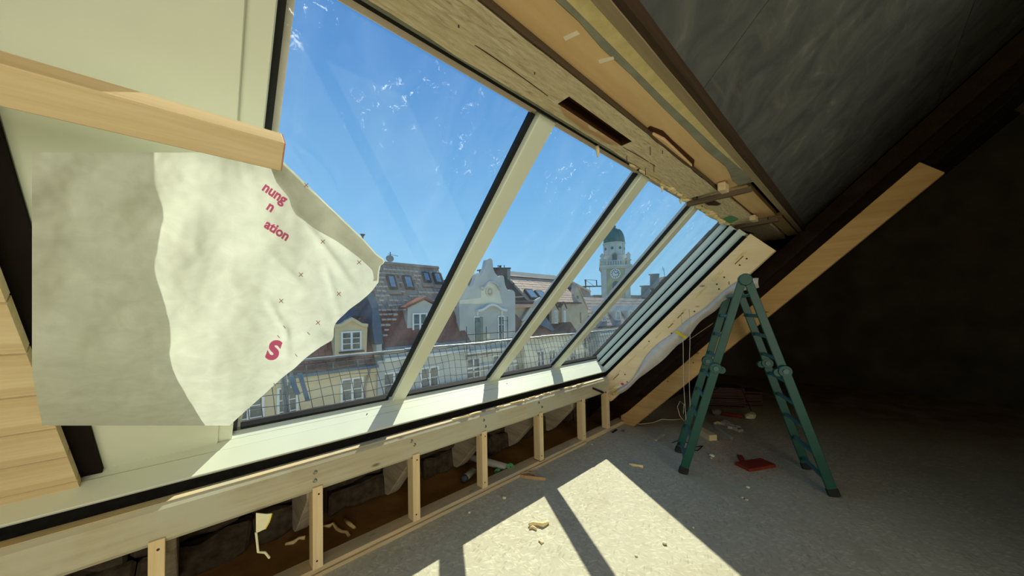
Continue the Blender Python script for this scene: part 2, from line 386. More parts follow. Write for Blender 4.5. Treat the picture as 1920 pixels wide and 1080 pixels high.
# roof shell round the window; the window opening itself stays clear
cl = struct('ceiling', (0, 0, 2.4), label='dark sloping roof boarding above the head beam')
def cboard(x0, x1, t0, t1, nm='panel', mat='ceil', d=2.15, th=.04, par=None): return MB().sbox(x0, x1, t0, t1, d, d+th).build(nm, mat, par or cl)
jt = [-3.6, -1.1, 1.612, 4.12, 6.6, 9.2]
for i in range(5):
    cboard(jt[i]+.004, jt[i+1]-.004, 1.47, 2.88)
    cboard(jt[i]+.004-.6, jt[i+1]-.004-.6, 2.888, 4.35)
MB().sbox(-5, 10, 1.47, 4.4, 2.2, 2.26).build('roof_deck', 'felt', cl)
MB().sbox(-5, 10, 1.50, 1.57, 2.2, 2.62).build('upstand', 'felt', cl)
MB().sbox(4.30, 10, .84, 1.57, 2.54, 2.62).build('head_cover', 'felt', cl)
# north slope, and an unseen back wall with an opening added for fill light
ridge = SL(0, 4.35, 2.17)
MB().hexa((-5, ridge.y, ridge.z), (10, ridge.y, ridge.z), (10, -5.2, 2.9), (-5, -5.2, 2.9), (0, -.03, .06)).build('north_slope', 'pine', cl)
bw = struct('wall_back', (0, -5.2, 0), label='unseen plastered back wall with a long opening added for fill light')
MB().box(-5, -4.9, -5.3, -5.2, 0, 2.95).build('pier', 'wallback', bw); MB().box(.3, 10, -5.3, -5.2, 0, 2.95).build('pier', 'wallback', bw)
struct('wall_light_blocker', ob=MB().box(2.2, 2.32, -5.2, -1.75, 0, 3.4).build('wall_light_blocker', 'wallback'), label='unseen plastered partition added to shade the far right end')  # unseen partition added to keep the right end dark
MB().box(-4.9, .3, -5.3, -5.2, 0, .25).build('parapet', 'wallback', bw)
lw = struct('wall_left', ob=MB().prism([(-5, -5.2, 0), (-5, 3.3, 0), (-5, 3.3, .4), (-5, ridge.y, ridge.z+.1), (-5, -5.2, 2.9)], (-.1, 0, 0)).build('wall_left', 'wallback'), label='end wall of the attic')
rw = struct('wall_right', ob=MB().prism([(9.2, -5.2, 0), (9.2, 3.3, 0), (9.2, 3.3, .4), (9.2, ridge.y, ridge.z+.1), (9.2, -5.2, 2.9)], (.1, 0, 0)).build('wall_right', 'wallback'), label='dark far end wall of the attic')
cy = thing('courtyard_bounce_house', 'unseen cream house behind the attic, added to reflect warm sunlight', 'building', (0, -13, -15))  # unseen house added to reflect warm sunlight into the attic
MB().box(-22, 22, -22, -13, -15, 3.2).build('facade', 'cream', cy)
MB().prism([(-22, -12.6, 3.2), (-22, -22.4, 3.2), (-22, -17.5, 7.2)], (44, 0, 0)).build('roof', 'tile', cy)
for i in range(8):
    for zz in (-9.5, -6, -2.5, .6): MB().box(-18.5+5*i, -17.3+5*i, -13.03, -12.98, zz, zz+1.7).build('window', 'dpane', cy)
# low roof beyond the window, right of the trimmer, and the strip left of it
rr = struct('ceiling_right', (6, 2, 0), label='dark felted roof slope beyond the window')
MB().sbox(4.33, 5.9, -2.35, .90, 2.13, 2.2).build('felt_slope', 'felt', rr); MB().sbox(5.9, 10, -2.35, 1.47, 2.13, 2.2).build('felt_slope', 'felt', rr)
MB().sbox(4.33, 5.9, .86, .90, 2.2, 2.62).build('head_cheek', 'felt', rr); MB().sbox(5.86, 5.9, .9, 1.5, 2.2, 2.62).build('head_cheek', 'felt', rr)
for xx in (5.25, 6.15, 7.05, 7.95, 8.85):
    MB().sbox(xx, xx+.10, -2.1, 4.3, 1.97, 2.13).build('rafter', 'darkwood', rr, bev=.004)
MB().sbox(4.285, 4.33, -2.2, .90, 2.02, 2.62).build('cheek', 'felt', rr)
rl = struct('ceiling_left', (-2, 2, 0), label='boarded roof slope left of the window')
MB().sbox(-5, -.34, -1.9, 1.6, 2.42, 2.5).build('slope_backing', 'felt', rl)
k = 0
for i in range(14):
    t0 = -1.62+.225*i
    MB().sbox(-5, -.40, t0, t0+.215, 2.36, 2.40).build('plank', 'pine', rl)
for xx in (-1.05, -1.75, -2.45, -3.15):
    MB().sbox(xx, xx+.09, -1.6, 1.5, 2.18, 2.36).build('rafter', 'pine_s', rl, bev=.004)

# ================================================================== WINDOW
DG = 2.555; TB, TT = -1.300, 1.030
wn = struct('window_1', (2, 2.4, .74), label='long sloping roof window with four panes in a white frame')
MX = [(1.158, 1.275), (2.198, 2.318), (3.236, 3.345)]; JR = 4.235; JL = .195
edges = [JL-.03] + [v for a, b in MX for v in (a+.03, b-.03)] + [JR+.02]
for i in range(4):
    MB().sbox(edges[2*i], edges[2*i+1], TB-.06, TT+.03, DG+.006, DG+.022).build('pane', 'glass', wn)
for a, b in MX:
    o = MB().sbox(a, b, TB-.075, TT+.02, DG-.052, DG+.004).build('mullion', 'frame', wn, bev=.006)
    MB().sbox(a+.02, b-.02, TB-.06, TT+.04, DG+.023, DG+.05).build('outer_cap', 'casing', o)
    MB().sbox(a-.026, a-.0005, TB+.03, TT, DG-.020, DG+.005).build('gasket', 'gasket', o)
    MB().sbox(b+.0005, b+.004, TB+.03, TT, DG-.010, DG+.005).build('gasket', 'gasket', o)
# bottom gasket between mullions, seen against the sill
for x0, x1 in ((JL, MX[0][0]-.027), (MX[0][1]+.005, MX[1][0]-.027), (MX[1][1]+.005, MX[2][0]-.027), (MX[2][1]+.005, JR-.012)):
    MB().sbox(x0, x1, TB, TB+.030, DG-.028, DG+.005).build('gasket', 'gasket', wn)
# sill: three stepped boards from the glass down to the black seal
def prof(t, off=0):   # t 0 at the glass, 1 at the seal
    p0 = V((0, 2.688, .898)); p1 = V((0, 2.452, .754)); nn = V((0, -(.898-.754), .236)).normalized()
    return p0.lerp(p1, t)+nn*off
for i, (a, b, of) in enumerate(((0, .245, .0), (.253, .495, .004), (.503, 1, .011))):
    A, B = prof(a, of), prof(b, of); C_, D_ = prof(b, -.05), prof(a, -.05)
    q = [V((-1.6, p.y, p.z)) for p in (A, B, C_, D_)]
    MB().prism(q, (4.225+1.6-[0, .04, .1][i], 0, 0)).build('sill_strip', 'frame', wn, bev=.003)
for xx, tt in ((.93, .37), (2.36, .38)):
    p = prof(tt, .006); MB().lathe((xx, p.y, p.z-.002), [(.004, 0), (.004, .004)], 8, (0, -.5, .86)).build('screw', 'rust', wn)
MB().box(-1.6, 4.09, 2.44, 2.50, .701, .752).build('sealing_strip', 'seal', wn)
# right jamb: stepped boards running up the slope
for i, (x0, x1, d0, d1) in enumerate(((4.205, 4.27, 2.470, 2.556), (4.15, 4.27, 2.376, 2.452), (4.095, 4.17, 2.248, 2.340))):
    b_ = [-1.285, -1.262, -1.24][i]
    MB().hexa(SL(x1, b_, d1), SL(x0, b_, d0), SL(x1, b_, d0), SL(x1+.002, b_, d1), US*2.32) if 0 else None
    MB().prism([SL(x0+.018, b_, d1), SL(x0, b_, d0), SL(x1, b_, d0), SL(x1, b_, d1)], US*2.32).build('jamb_strip', 'frame', wn, bev=.003)
MB().sbox(4.170, 4.27, -1.275, 1.05, 2.453, 2.469).build('jamb_gap', 'seal', wn); MB().sbox(4.116, 4.17, -1.25, 1.05, 2.341, 2.375).build('jamb_gap', 'seal', wn)
MB().sbox(JR-.012, JR+.01, TB, TT, DG-.0, DG+.005).build('gasket', 'gasket', wn)
MB().sbox(4.06, 4.12, -1.262, 1.05, 2.21, 2.249).build('sealing_strip', 'seal', wn)
# left jamb
MB().sbox(-.34, .150, TB-.10, TT+.10, 2.46, DG+.004).build('jamb_frame', 'frame', wn, bev=.004)
MB().sbox(-.34, .085, TB-.05, TT+.10, 2.445, 2.459).build('jamb_strip', 'frame', wn, bev=.003)
MB().sbox(.151, .176, TB-.02, TT+.05, DG-.035, DG+.005).build('gasket', 'gasket', wn)
MB().sbox(.165, JL+.008, TB-.05, TT+.06, DG+.023, DG+.06).build('outer_casing', 'casing', wn)
# head of the frame
MB().sbox(-.34, 4.28, TT, TT+.10, DG+.023, DG+.06).build('outer_casing', 'casing', wn)
MB().sbox(-.34, 4.28, TT-.003, TT+.02, DG-.012, DG+.005).build('head_rail', 'casing', wn, bev=.002)
MB().sbox(-.34, 4.28, TT+.0205, TT+.032, DG-.055, DG+.005).build('gasket', 'gasket', wn)
MB().sbox(-.34, 4.28, TT+.0325, TT+.075, DG-.075, DG+.005).build('grey_tape', 'greytape', wn)
MB().sbox(-.40, 4.30, TT+.076, 1.55, 2.505, 2.6).build('head_backing', 'felt', wn)

# ================================================================== KNEE WALL FRAME
kw = thing('knee_wall_frame', 'low timber stud frame with a long header beam below the window', 'timber frame', (1.5, 2.40, 0))
MB().bar((-1.6, 2.425, .606), (3.985, 2.425, .606), EY, EZ, .155, .188, 1).build('header_beam', 'header', kw, bev=.022)
MB().box(-1.6, 3.99, 2.368, 2.438, .7002, .7035).build('header_ledge', 'plate', kw)
MB().bar((-1.6, 2.41, .025), (4.42, 2.41, .025), EY, EZ, .125, .050).build('bottom_plate', 'plate', kw, bev=.004)
MB().bar((-1.6, 2.336, .012), (3.4, 2.336, .012), EY, EZ, .012, .024, 40, .0015, 3).build('plate_shim', 'plate', kw)
studs = [-1.50, -.83, -.14, .538, 1.194, 1.848, 2.602, 3.37, 3.92]
for i, xs in enumerate(studs):
    wd = .056
    st = MB().prism([(xs-wd/2, 2.336, .051), (xs-wd/2, 2.425, .051), (xs-wd/2, 2.425, .510), (xs-wd/2, 2.3465, .510), (xs-wd/2, 2.3465, .545), (xs-wd/2, 2.336, .545)], (wd, 0, 0)).build('stud', 'pine_z', kw, bev=.002)
    for zz, dx in ((.50, .005), (.10, -.006)):
        MB().lathe((xs+dx, 2.337, zz), [(.006, 0), (.006, .002), (.003, .003)], 8, (0, -1, 0)).build('screw', 'rust', st)
MB().box(2.566, 2.64, 2.33, 2.43, .0502, .0507).build('shim', 'blackrub', kw)
for (px_, py_) in ((591, 885.5), (590.5, 901), (771.5, 827), (777.5, 834), (907, 788), (910.5, 799.5), (1010, 755), (1016, 763)):
    p = atY(px_, py_, 2.347)
    MB().lathe((p.x, 2.349, p.z), [(.013, 0), (.013, .003), (.008, .006), (.008, .012), (.0, .012)], 10, (0, -1, 0)).build('bolt', 'steel', kw)
# loose foam crumbs along the ledge
rg = random.Random(2); xx = 1.55
fl = MB()
while xx < 3.3:
    L = rg.uniform(.03, .16); fl.bar((xx, 2.382+rg.uniform(-.006, .006), .709), (xx+L, 2.382+rg.uniform(-.006, .006), .708), EY, EZ, .016, .012, 3, .004, xx)
    xx += L+rg.uniform(.01, .1)
o = fl.build('foam_bead', 'foam', kw)
# old rafter feet resting against the rubble behind the studs
for i, xr in enumerate((-.86, -.17, .515, 1.20, 1.92, 2.66, 3.36)):
    q = [(xr, 2.985, .225), (xr, 2.99, .07), (xr, 2.955, .012), (xr, 2.90, .02), (xr, 2.83, .072), (xr, 2.508, .395), (xr, 2.508, .700), (xr, 2.62, .590)]
    tag(MB().prism(q, (.09, 0, 0)).build('rafter_foot', 'rafter_old', bev=.006), ['weathered rafter foot farthest left behind the header beam', 'weathered rafter foot second from the left behind the header beam', 'weathered rafter foot between the torn paper scrap and the bent foam strand', 'pale weathered rafter foot right of the two foam strands', 'weathered rafter foot above the grey bottle', 'weathered rafter foot right of the grey pipe', 'weathered rafter foot farthest along, nearest the black handle'][i], 'rafter', 'old rafter feet behind the stud frame')

# ================================================================== HEAD BEAM, PLANKS AND BATTENS
bm_ = thing('head_beam', 'rough limewashed timber beam with a long dark slot above the window', 'beam', (.8, .84, 2.5))
# underside built round the slot
zb, zt = 2.50, 2.66
def hb(x0, x1, y0, y1, z0=zb, z1=zt, nm='beam_body', seed=1, n=1): return MB().bar(((x0), (y0+y1)/2, (z0+z1)/2), (x1, (y0+y1)/2, (z0+z1)/2), EY, EZ, y1-y0, z1-z0, n, .0025 if n > 1 else 0, seed).build(nm, 'hewn', bm_)
b = MB()
sx0, sx1, sy0, sy1 = 1.130, 1.684, .823, .884
xs_ = [-.9] + [-.9+.12*i for i in range(1, 17)] + [sx0, sx1] + [1.80+.1*i for i in range(11)] + [2.905]
xs_ = sorted(set(round(v, 4) for v in xs_)); ys_ = [.741, sy0, sy1, .949]
rg = random.Random(8)
gv = {}
for i, xv in enumerate(xs_):
    for j, yv in enumerate(ys_):
        a = .004; e = .005 if j in (0, 3) else 0
        b.v.append(V((xv, yv+rg.uniform(-e, e), zb+rg.uniform(-.002, .002)))); gv[i, j] = len(b.v)-1
for i in range(len(xs_)-1):
    for j in range(3):
        if j == 1 and sx0-1e-4 <= xs_[i] and xs_[i+1] <= sx1+1e-4: continue
        b.f.append((gv[i, j], gv[i+1, j], gv[i+1, j+1], gv[i, j+1]))
n0 = len(b.v)
for i, xv in enumerate(xs_):
    for yv in (ys_[0], ys_[-1]): b.v.append(V((xv, yv, zt)))
for i in range(len(xs_)-1):
    b.f.append((gv[i, 0], n0+2*i, n0+2*i+2, gv[i+1, 0])); b.f.append((gv[i, 3], gv[i+1, 3], n0+2*i+3, n0+2*i+1)); b.f.append((n0+2*i, n0+2*i+1, n0+2*i+3, n0+2*i+2))
L_ = len(xs_)-1
b.f.append((gv[0, 0], gv[0, 1], gv[0, 2], gv[0, 3], n0+1, n0)); b.f.append((gv[L_, 3], gv[L_, 2], gv[L_, 1], gv[L_, 0], n0+2*L_, n0+2*L_+1))
b.build('beam_body', 'hewn', bm_)
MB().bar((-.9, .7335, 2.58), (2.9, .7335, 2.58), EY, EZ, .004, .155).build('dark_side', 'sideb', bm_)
s_ = MB(); z1 = zb+.055
s_.add([(sx0-.001, sy0-.001, zb+.001), (sx1+.001, sy0-.001, zb+.001), (sx1+.001, sy1+.001, zb+.001), (sx0-.001, sy1+.001, zb+.001), (sx0-.001, sy0-.001, z1), (sx1+.001, sy0-.001, z1), (sx1+.001, sy1+.001, z1), (sx0-.001, sy1+.001, z1)],
       [(4, 5, 6, 7), (0, 4, 5, 1), (1, 5, 6, 2), (2, 6, 7, 3), (3, 7, 4, 0)])
s_.build('slot_lining', 'slot', bm_)
MB().prism([(1.15, .886, zb-.004), (1.36, .887, zb-.004), (1.40, .905, zb-.004), (1.52, .887, zb-.004), (1.66, .888, zb-.004), (1.60, .915, zb-.004), (1.40, .925, zb-.004), (1.22, .916, zb-.004)], (0, 0, .004)).build('split_scar', 'scar', bm_)
cr = [atZ(a, b_, zb-.001) for a, b_ in ((880, 78), (915, 101), (955, 128), (1000, 160), (1035, 186))]
def crack(pts, wv, par, mat='slot'):
    bb = MB()
    for p, q in zip(pts, pts[1:]): bb.hexa(p+EY*wv, q+EY*wv, q-EY*wv, p-EY*wv, (0, 0, .001))
    return bb.build('crack', mat, par)
crack(cr, .0018, bm_); crack([atZ(a, b_, zb-.001) for a, b_ in ((1168, 276), (1190, 288), (1220, 306), (1229, 312))], .002, bm_)
for (a, b_), (c_, d_) in (((1175, 293), (1172, 307)), ((1219, 275), (1219, 289)), ((1210, 315), (1211, 328)), ((1226, 309), (1224, 319)), ((859, 45), (858, 48)), ((1002, 134), (1004, 136))):
    p = atZ(a, b_, zb); MB().tube([p+V((0, 0, .01)), p+V((.004, .002, -.045 if b_ > 200 else -.008))], .0022, 6).build('nail', 'rust', bm_)
pl = thing('spruce_plank', 'smooth orange spruce plank fixed beside the limewashed head beam', 'plank', (.5, .66, 2.53))
zp = 2.53
edge = [(x_*1.033, y_*1.033) for x_, y_ in [(-.9, .590), (.4, .588), (.62, .592), (.86, .583), (1.0, .592), (1.2, .586), (1.5, .589), (1.8, .587), (2.1, .590), (2.45, .575), (2.6, .590), (2.75, .612), (2.86, .606)]]+[(2.99, .635)]
MB().prism([(2.99, .740, zp), (-.9, .740, zp)] + [(a, b_, zp) for a, b_ in edge], (0, 0, .04)).build('plank_body', 'plank', pl)
sp = [atZ(a, b_, zp-.001) for a, b_ in ((1214, 240), (1219, 236), (1243, 245), (1262, 264), (1302, 300), (1301, 310), (1292, 314), (1260, 289))]
MB().prism([atZ(a, b_, zp-.001) for a, b_ in ((1217, 249), (1226, 247), (1246, 257), (1264, 274), (1298, 307), (1291, 313), (1258, 288))], (0, 0, -.016)).build('splinter', 'plank', pl, bev=.003)
MB().prism(sp, (0, 0, -.003)).build('notch_shadow', 'slot', pl)  # dark patch painted in as the shadow of the torn notch
for q in (((1056, 70), (1082, 58), (1087, 64), (1060, 77)), ((1122, 113), (1150, 106), (1152, 111), (1124, 120))):
    MB().prism([atZ(a, b_, zp-.0015) for a, b_ in q], (0, 0, .0015)).build('white_scuff', 'paint_white', pl)
p = atZ(1243, 272, zp); MB().tube([p+V((0, 0, .01)), p+V((0, .004, -.05))], .002, 6).build('nail', 'rust', pl)
# grey tape, insulation strip, edge timber
tp = MB(); tag(MB().prism([(a, b_-.0012, 2.531) for a, b_ in reversed(edge)] + [(-.9, .580, 2.531), (.7, .580, 2.531), (1.5, .570, 2.531), (2.2, .548, 2.531), (2.99, .52, 2.531)], (0, 0, .012)).build('vapour_tape', 'greytape'), 'grey-green tape strip with a wavy edge along the spruce plank', 'tape')
tag(MB().prism([(-.9, .523, 2.52), (2.75, .510, 2.52), (2.75, .524, 2.52), (2.2, .552, 2.52), (1.5, .572, 2.52), (.7, .5795, 2.52), (-.9, .5795, 2.52)], (0, 0, .045)).build('insulation_strip', 'foamgrey', bev=.003), 'pale cream insulation strip wedged between grey tape and edge timber', 'insulation')
tag(MB().bar((-.9, .500, 2.56), (9.0, .487, 2.56), EY, EZ, .042, .12).build('edge_timber', 'taupe', bev=.003), 'long dusty brown edge timber below the dark roof boards', 'timber')
tag(MB().bar((-.9, .466, 2.562), (9.0, .453, 2.562), EY, EZ, .022, .12, 60, .0012, 4).build('dark_lath', 'darkwood'), 'narrow dark brown lath between edge timber and roof boards', 'lath')
# second bay of the head beam between the two battens
b2 = thing('short_beam_piece', 'short limewashed beam piece with a green paint patch beyond the batten', 'beam', (3.5, .84, 2.5))
MB().bar((3.085, .845, 2.58), (4.235, .845, 2.58), EY, EZ, .19, .16, 10, .003, 6).build('beam_body', 'hewn', b2)
q = [(1377, 412), (1385, 407), (1398, 407), (1408, 410), (1400, 418), (1383, 418), (1372, 420)]
q = [(1356, 410), (1368, 405), (1376, 406), (1385, 411), (1376, 416), (1369, 419), (1360, 414)]
MB().prism([atZ(a, b_, 2.4945) for a, b_ in q], (0, 0, .002)).build('paint_patch', 'greenspray', b2)
q = [(1320, 381), (1338, 376), (1352, 383), (1345, 386), (1328, 385)]
MB().prism([atZ(a, b_, 2.4945) for a, b_ in q], (0, 0, .002)).build('mortise', 'slot', b2)
tag(MB().bar((3.04, .655, 2.56), (4.30, .655, 2.56), EY, EZ, .15, .05).build('short_plank', 'plank', bev=.003), 'short spruce plank beside the short beam piece with green patch', 'plank')
b3 = thing('far_beam_piece', 'limewashed beam end with a brown notch beyond the second batten', 'beam', (4.7, .82, 2.5))
MB().bar((4.36, .80, 2.57), (5.6, .80, 2.57), EY, EZ, .26, .14, 8, .004, 9).build('beam_body', 'hewn', b3)
q = [(1388, 431), (1400, 434), (1416, 438), (1405, 439), (1394, 437)]
MB().prism([atZ(a, b_, 2.4935) for a, b_ in q], (0, 0, .002)).build('notch', 'slot', b3)
tag(MB().bar((4.36, .60, 2.555), (5.6, .60, 2.555), EY, EZ, .11, .05).build('short_plank', 'plank', bev=.003), 'short spruce plank beside the beam end with the brown notch', 'plank')
tag(MB().bar((3.005, .995, 2.482), (2.99, .545, 2.482), EX, EZ, .045, .034, 8, .002, 2).build('cross_batten', 'batten', bev=.003), 'grey-brown batten across the end of the long head beam', 'batten')
tag(MB().bar((4.29, .93, 2.482), (4.26, .56, 2.482), EX, EZ, .05, .034, 8, .002, 12).build('cross_batten', 'batten', bev=.003), 'grey-brown batten beyond the green paint patch', 'batten')
p = atZ(1356, 352, 2.49); tag(MB().bar(p+V((-.05, .0, 0)), p+V((.05, 0, 0)), EY, EZ, .05, .06).build('wedge_block', 'pine', bev=.004), 'orange wood block behind the batten at the long head beam', 'block')
p = atZ(1413, 410, 2.49); tag(MB().bar(p+V((-.06, 0, 0)), p+V((.06, 0, 0)), EY, EZ, .05, .05).build('wedge_block', 'pine', bev=.004), 'orange wood block behind the batten beyond the green patch', 'block')
# foam squeezed out along the head of the window
rg = random.Random(4)
fo = thing('foam_bead', 'cream expanding foam squeezed out along the top of the right panes', 'foam', (3.2, .97, 2.5))
xx = 1.95
while xx < 4.9:
    L = rg.uniform(.05, .13); t_ = max(0, min(1, (xx-1.9)/1.4)); s = .012+.026*t_*rg.uniform(.5, 1.2)
    MB().blob((xx+L/2, .972+rg.uniform(-.012, .014), 2.515+rg.uniform(-.012, .01)), L*.62, s, s*rg.uniform(.6, 1.1), int(xx*40), .5).build('foam_lump', 'foam', fo, smooth=True)
    xx += L*.8
for px_, py_, ln in ((1120, 284, .05), (1241, 352, .05), (1276, 378, .03), (1383, 445, .06)):
    p = atY(px_, py_, .99); MB().tube([p+V((0, 0, ln*.6)), p+V((.006, 0, 0)), p+V((.002, 0, -ln*.6))], [.012, .010, .004], 7).build('foam_drip', 'foam', fo, smooth=True)

# ================================================================== RIGHT OF THE WINDOW: trimmer, film, strut
tr_ = thing('trimmer_rafter', 'wide pale pine rafter board with foam beads right of the window', 'rafter', (4.1, 2.5, .5))
MB().sbox(4.05, 4.115, -1.45, 1.10, 1.93, 2.209).build('rafter_board', 'pine_s', tr_, bev=.004)
rg = random.Random(11); t_ = -1.2
while t_ < 1.0:
    L = rg.uniform(.08, .3); dd = 2.125+.012*math.sin(t_*5)
    MB().bar(SL(4.047, t_, dd), SL(4.047, t_+L, dd+rg.uniform(-.006, .006)), NS, EX, rg.uniform(.006, .020 if t_ > -.3 else .010), .012, 6, .003, t_).build('foam_streak', 'foamgrey', tr_)
    if rg.random() < .6: MB().sbox(4.047, 4.05, t_, t_+L*.7, dd-.022, dd-.016).build('crack', 'slot', tr_)
    t_ += L+rg.uniform(.02, .16)
for px_, py_ in ((1259, 625), (1302, 584), (1348, 542), (1358, 520), (1389, 520), (1344, 533), (1217, 640), (1172, 702), (1176, 716), (1387, 497), (1400, 485)):
    p = atX(px_, py_, 4.048); MB().lathe(p, [(.008, 0), (.008, .003), (0, .003)], 8, (-1, 0, 0)).build('knot', 'slot', tr_)
# film hanging under the board
upq = [(1150, 738), (1160, 728), (1175, 722), (1190, 708), (1199, 691), (1206, 676), (1216, 662), (1229, 647), (1248, 634), (1266, 622), (1280, 606), (1300, 592), (1321, 580), (1345, 556), (1372, 534), (1390, 524), (1423, 519)]
loq = [(1149, 742), (1159, 741), (1177, 731), (1194, 711), (1206, 703), (1220, 692), (1240, 677), (1255, 662), (1268, 648), (1278, 642), (1289, 633), (1300, 618), (1312, 600), (1340, 585), (1362, 560), (1385, 545), (1423, 540)]
vs = []; fs = []; NC = 8
for i, (a, b_) in enumerate(zip(upq, loq)):
    P = atX(*a, 4.035); Q = atX(*b_, 4.04)
    for j in range(NC+1):
        k = j/NC; r_ = P.lerp(Q, k); bul = .05*math.sin(math.pi*k)*(.5+.5*math.sin(i*1.1)**2)
        r_ = r_+V((-bul, 0, .01*mnoise.noise(r_*9))) + V((.03*k*k, 0, 0)); vs.append(r_)
for i in range(len(upq)-1):
    for j in range(NC):
        o = i*(NC+1)+j; fs.append((o, o+1, o+NC+2, o+NC+1))
fm = MB().add(vs, fs); fo_ = fm.build('plastic_film', 'film', smooth=True)
md = fo_.modifiers.new('sub', 'SUBSURF'); md.levels = 2; md.render_levels = 2
md = fo_.modifiers.new('thick', 'SOLIDIFY'); md.thickness = .003
tag(fo_, 'crumpled white plastic film hanging below the pale rafter board', 'film')
y0, y1 = atX(1267, 621, 3.985), atX(1286, 634, 3.985)
tag(MB().bar(y0, y1, US, EX, .035, .003, 4, .002).build('yellow_tape', 'tapeyel'), 'yellow tape strip printed in black holding the plastic film', 'tape')
for i, (px_, py_) in enumerate(((1151, 733), (1156, 729), (1153, 741))):
    p = atX(px_, py_, 4.0-.004*i); tag(MB().bar(p+V((0, .03, .01*i)), p+V((-.005, -.035, .03)), US, EX, .028, .004, 4, .004, i).build('tape_scrap', 'tapeyel' if i != 1 else 'paper'), ['crumpled yellow tape scrap at the lower end of the film', 'crumpled pale tape scrap between two yellow scraps', 'lowest crumpled yellow tape scrap beside the last stud'][i], 'tape')
p = atX(1167, 720, 3.985); tag(MB().blob(p, .006, .022, .018, 3, .3).build('label_scrap', 'print'), 'small magenta printed scrap on the film end', 'scrap')
st_ = thing('roof_strut', 'long clean pine strut rising from the floor plate behind the ladder', 'strut', (4.36, 2.4, 0))
MB().prism([(4.33, 2.39, .004), (4.33, 2.20, .004), SL(4.33, 2.2, 1.555), SL(4.33, 2.2, 1.735), SL(4.33, -1.50, 1.735), (4.33, 2.39, .11)], (.075, 0, 0)).build('strut_timber', 'strut', st_, bev=.004)
for px_, py_ in ((1300, 680), (1252, 715), (1395, 592), (1340, 640)):
    p = atX(px_, py_, 4.329); MB().lathe(p, [(.007, 0), (.007, .002), (0, .002)], 8, (-1, 0, 0)).build('knot', 'slot', st_)
# two cut laths poking out under the film
for i, (a, b_, c_, d_, wd) in enumerate(((1293, 636, 1336, 607, .035), (1316, 600, 1352, 592, .05))):
    p, q = atX(a, b_, 4.2), atX(c_, d_, 4.12); tag(MB().bar(p, q, US, EX, wd, .03).build('lath_end', ['pine', 'darkwood'][i], bev=.003), ['pale cut lath end poking out below the yellow tape', 'reddish dark lath end above the pale cut lath'][i], 'lath')
# string loops
for i, (px0, py0, px1, py1) in enumerate(((1278, 588, 1285, 786), (1293, 580, 1293, 768))):
    p, q = atX(px0, py0, 3.98), atX(px1, py1, 3.90)
    pts = [p.lerp(q, t/14)+V((.006*math.sin(t*.9), .006*math.cos(t*.7), 0)) for t in range(15)]
    if i == 0: pts += [q+V((.02, .02, -.03)), q+V((.01, .06, .02)), q+V((0, .08, .12)), q+V((0, .05, .19)), q+V((.0, .01, .16)), q+V((0, .02, .05))]
    bb = MB().tube(pts, .0035, 5)
    ro = bb.build('hanging_string', 'string', smooth=True)
    tag(ro, ['pale string with a loop hanging left of the ladder', 'plain pale string hanging nearer the ladder'][i], 'string')

# ================================================================== LADDER
ld = thing('folding_ladder', 'dark green folding ladder standing open on the attic floor', 'ladder', (3.8, .8, 0))
FR, FL = V((3.425, 1.252, 0)), V((3.895, 1.462, 0)); wv = (FL-FR).normalized(); lv = V((wv.y, -wv.x, 0))
ZT = 1.86; LO = .55
def lad(side, s, leg):    # s 0..1 up the leg, side 0..1 across
    b_ = FR.lerp(FL, side); k = s*LO
    if leg == 1: k = 2*LO+.04-s*LO
    return b_+lv*k+EZ*(ZT*s)
for leg in (0, 1):
    dirv = (lad(0, 1, leg)-lad(0, 0, leg)).normalized(); nrm = wv.cross(dirv).normalized()
    for side in (0, 1):
        ins = .035 if side == 0 else -.035
        MB().bar(lad(side, .012, leg), lad(side, .545, leg), wv, nrm, .026, .072).build('stile', 'green', ld, bev=.004)
        MB().bar(lad(side, .565, leg)+wv*ins, lad(side, 1.0, leg)+wv*ins, wv, nrm, .026, .068).build('stile', 'green', ld, bev=.004)
        MB().bar(lad(side, 0.0, leg), lad(side, .035, leg), wv, nrm, .036, .082).build('foot', 'blackrub', ld, bev=.006)
        h = lad(side, .555, leg)+wv*(ins*.5)
        hg = MB().lathe(h-wv*.035, [(.048, 0), (.052, .01), (.052, .06), (.048, .07)], 20, wv).build('hinge', 'green', ld)
        MB().lathe(h-wv*.045, [(.022, 0), (.022, .09)], 12, wv).build('hinge_pin', 'rung', hg)
        h2 = h+nrm*(.05 if leg == 0 else -.05); MB().lathe(h2-wv*.02, [(.034, 0), (.034, .05)], 16, wv).build('hinge_lever', 'green', hg)
    for zr in (.11, .31, .525, .728, .929, 1.127, 1.328, 1.519, 1.718):
        s = zr/ZT; ins = .035 if s > .555 else 0
        MB().bar(lad(0, s, leg)+wv*(ins+.012), lad(1, s, leg)-wv*(ins+.012), nrm, dirv, .030, .030).build('rung', 'rung', ld, bev=.006)
for side in (0, 1):
    ins = .035 if side == 0 else -.035
    h = lad(side, 1.0, 0)+wv*ins+lv*.02; MB().lathe(h-wv*.03, [(.05, 0), (.056, .008), (.056, .052), (.05, .06)], 24, wv).build('top_hinge', 'green', ld)

# ================================================================== LEFT: timber block and hanging membrane
p = atS(513, 285, 2.2)
e0 = atS(528, 286, 2.16)
tb = thing('timber_block', 'short pinkish-ended timber holding the top of the hanging membrane', 'timber', (.0, p.y, p.z))
MB().bar((-.75, e0.y, e0.z), (e0.x, e0.y, e0.z), NS, US, .06, .075).build('timber_body', 'pine', tb, bev=.002)
MB().bar((e0.x, e0.y, e0.z), (e0.x+.0015, e0.y, e0.z), NS, US, .058, .073).build('end_grain', plain('pink_end_grain', (196, 120, 104), .8, .1), tb)
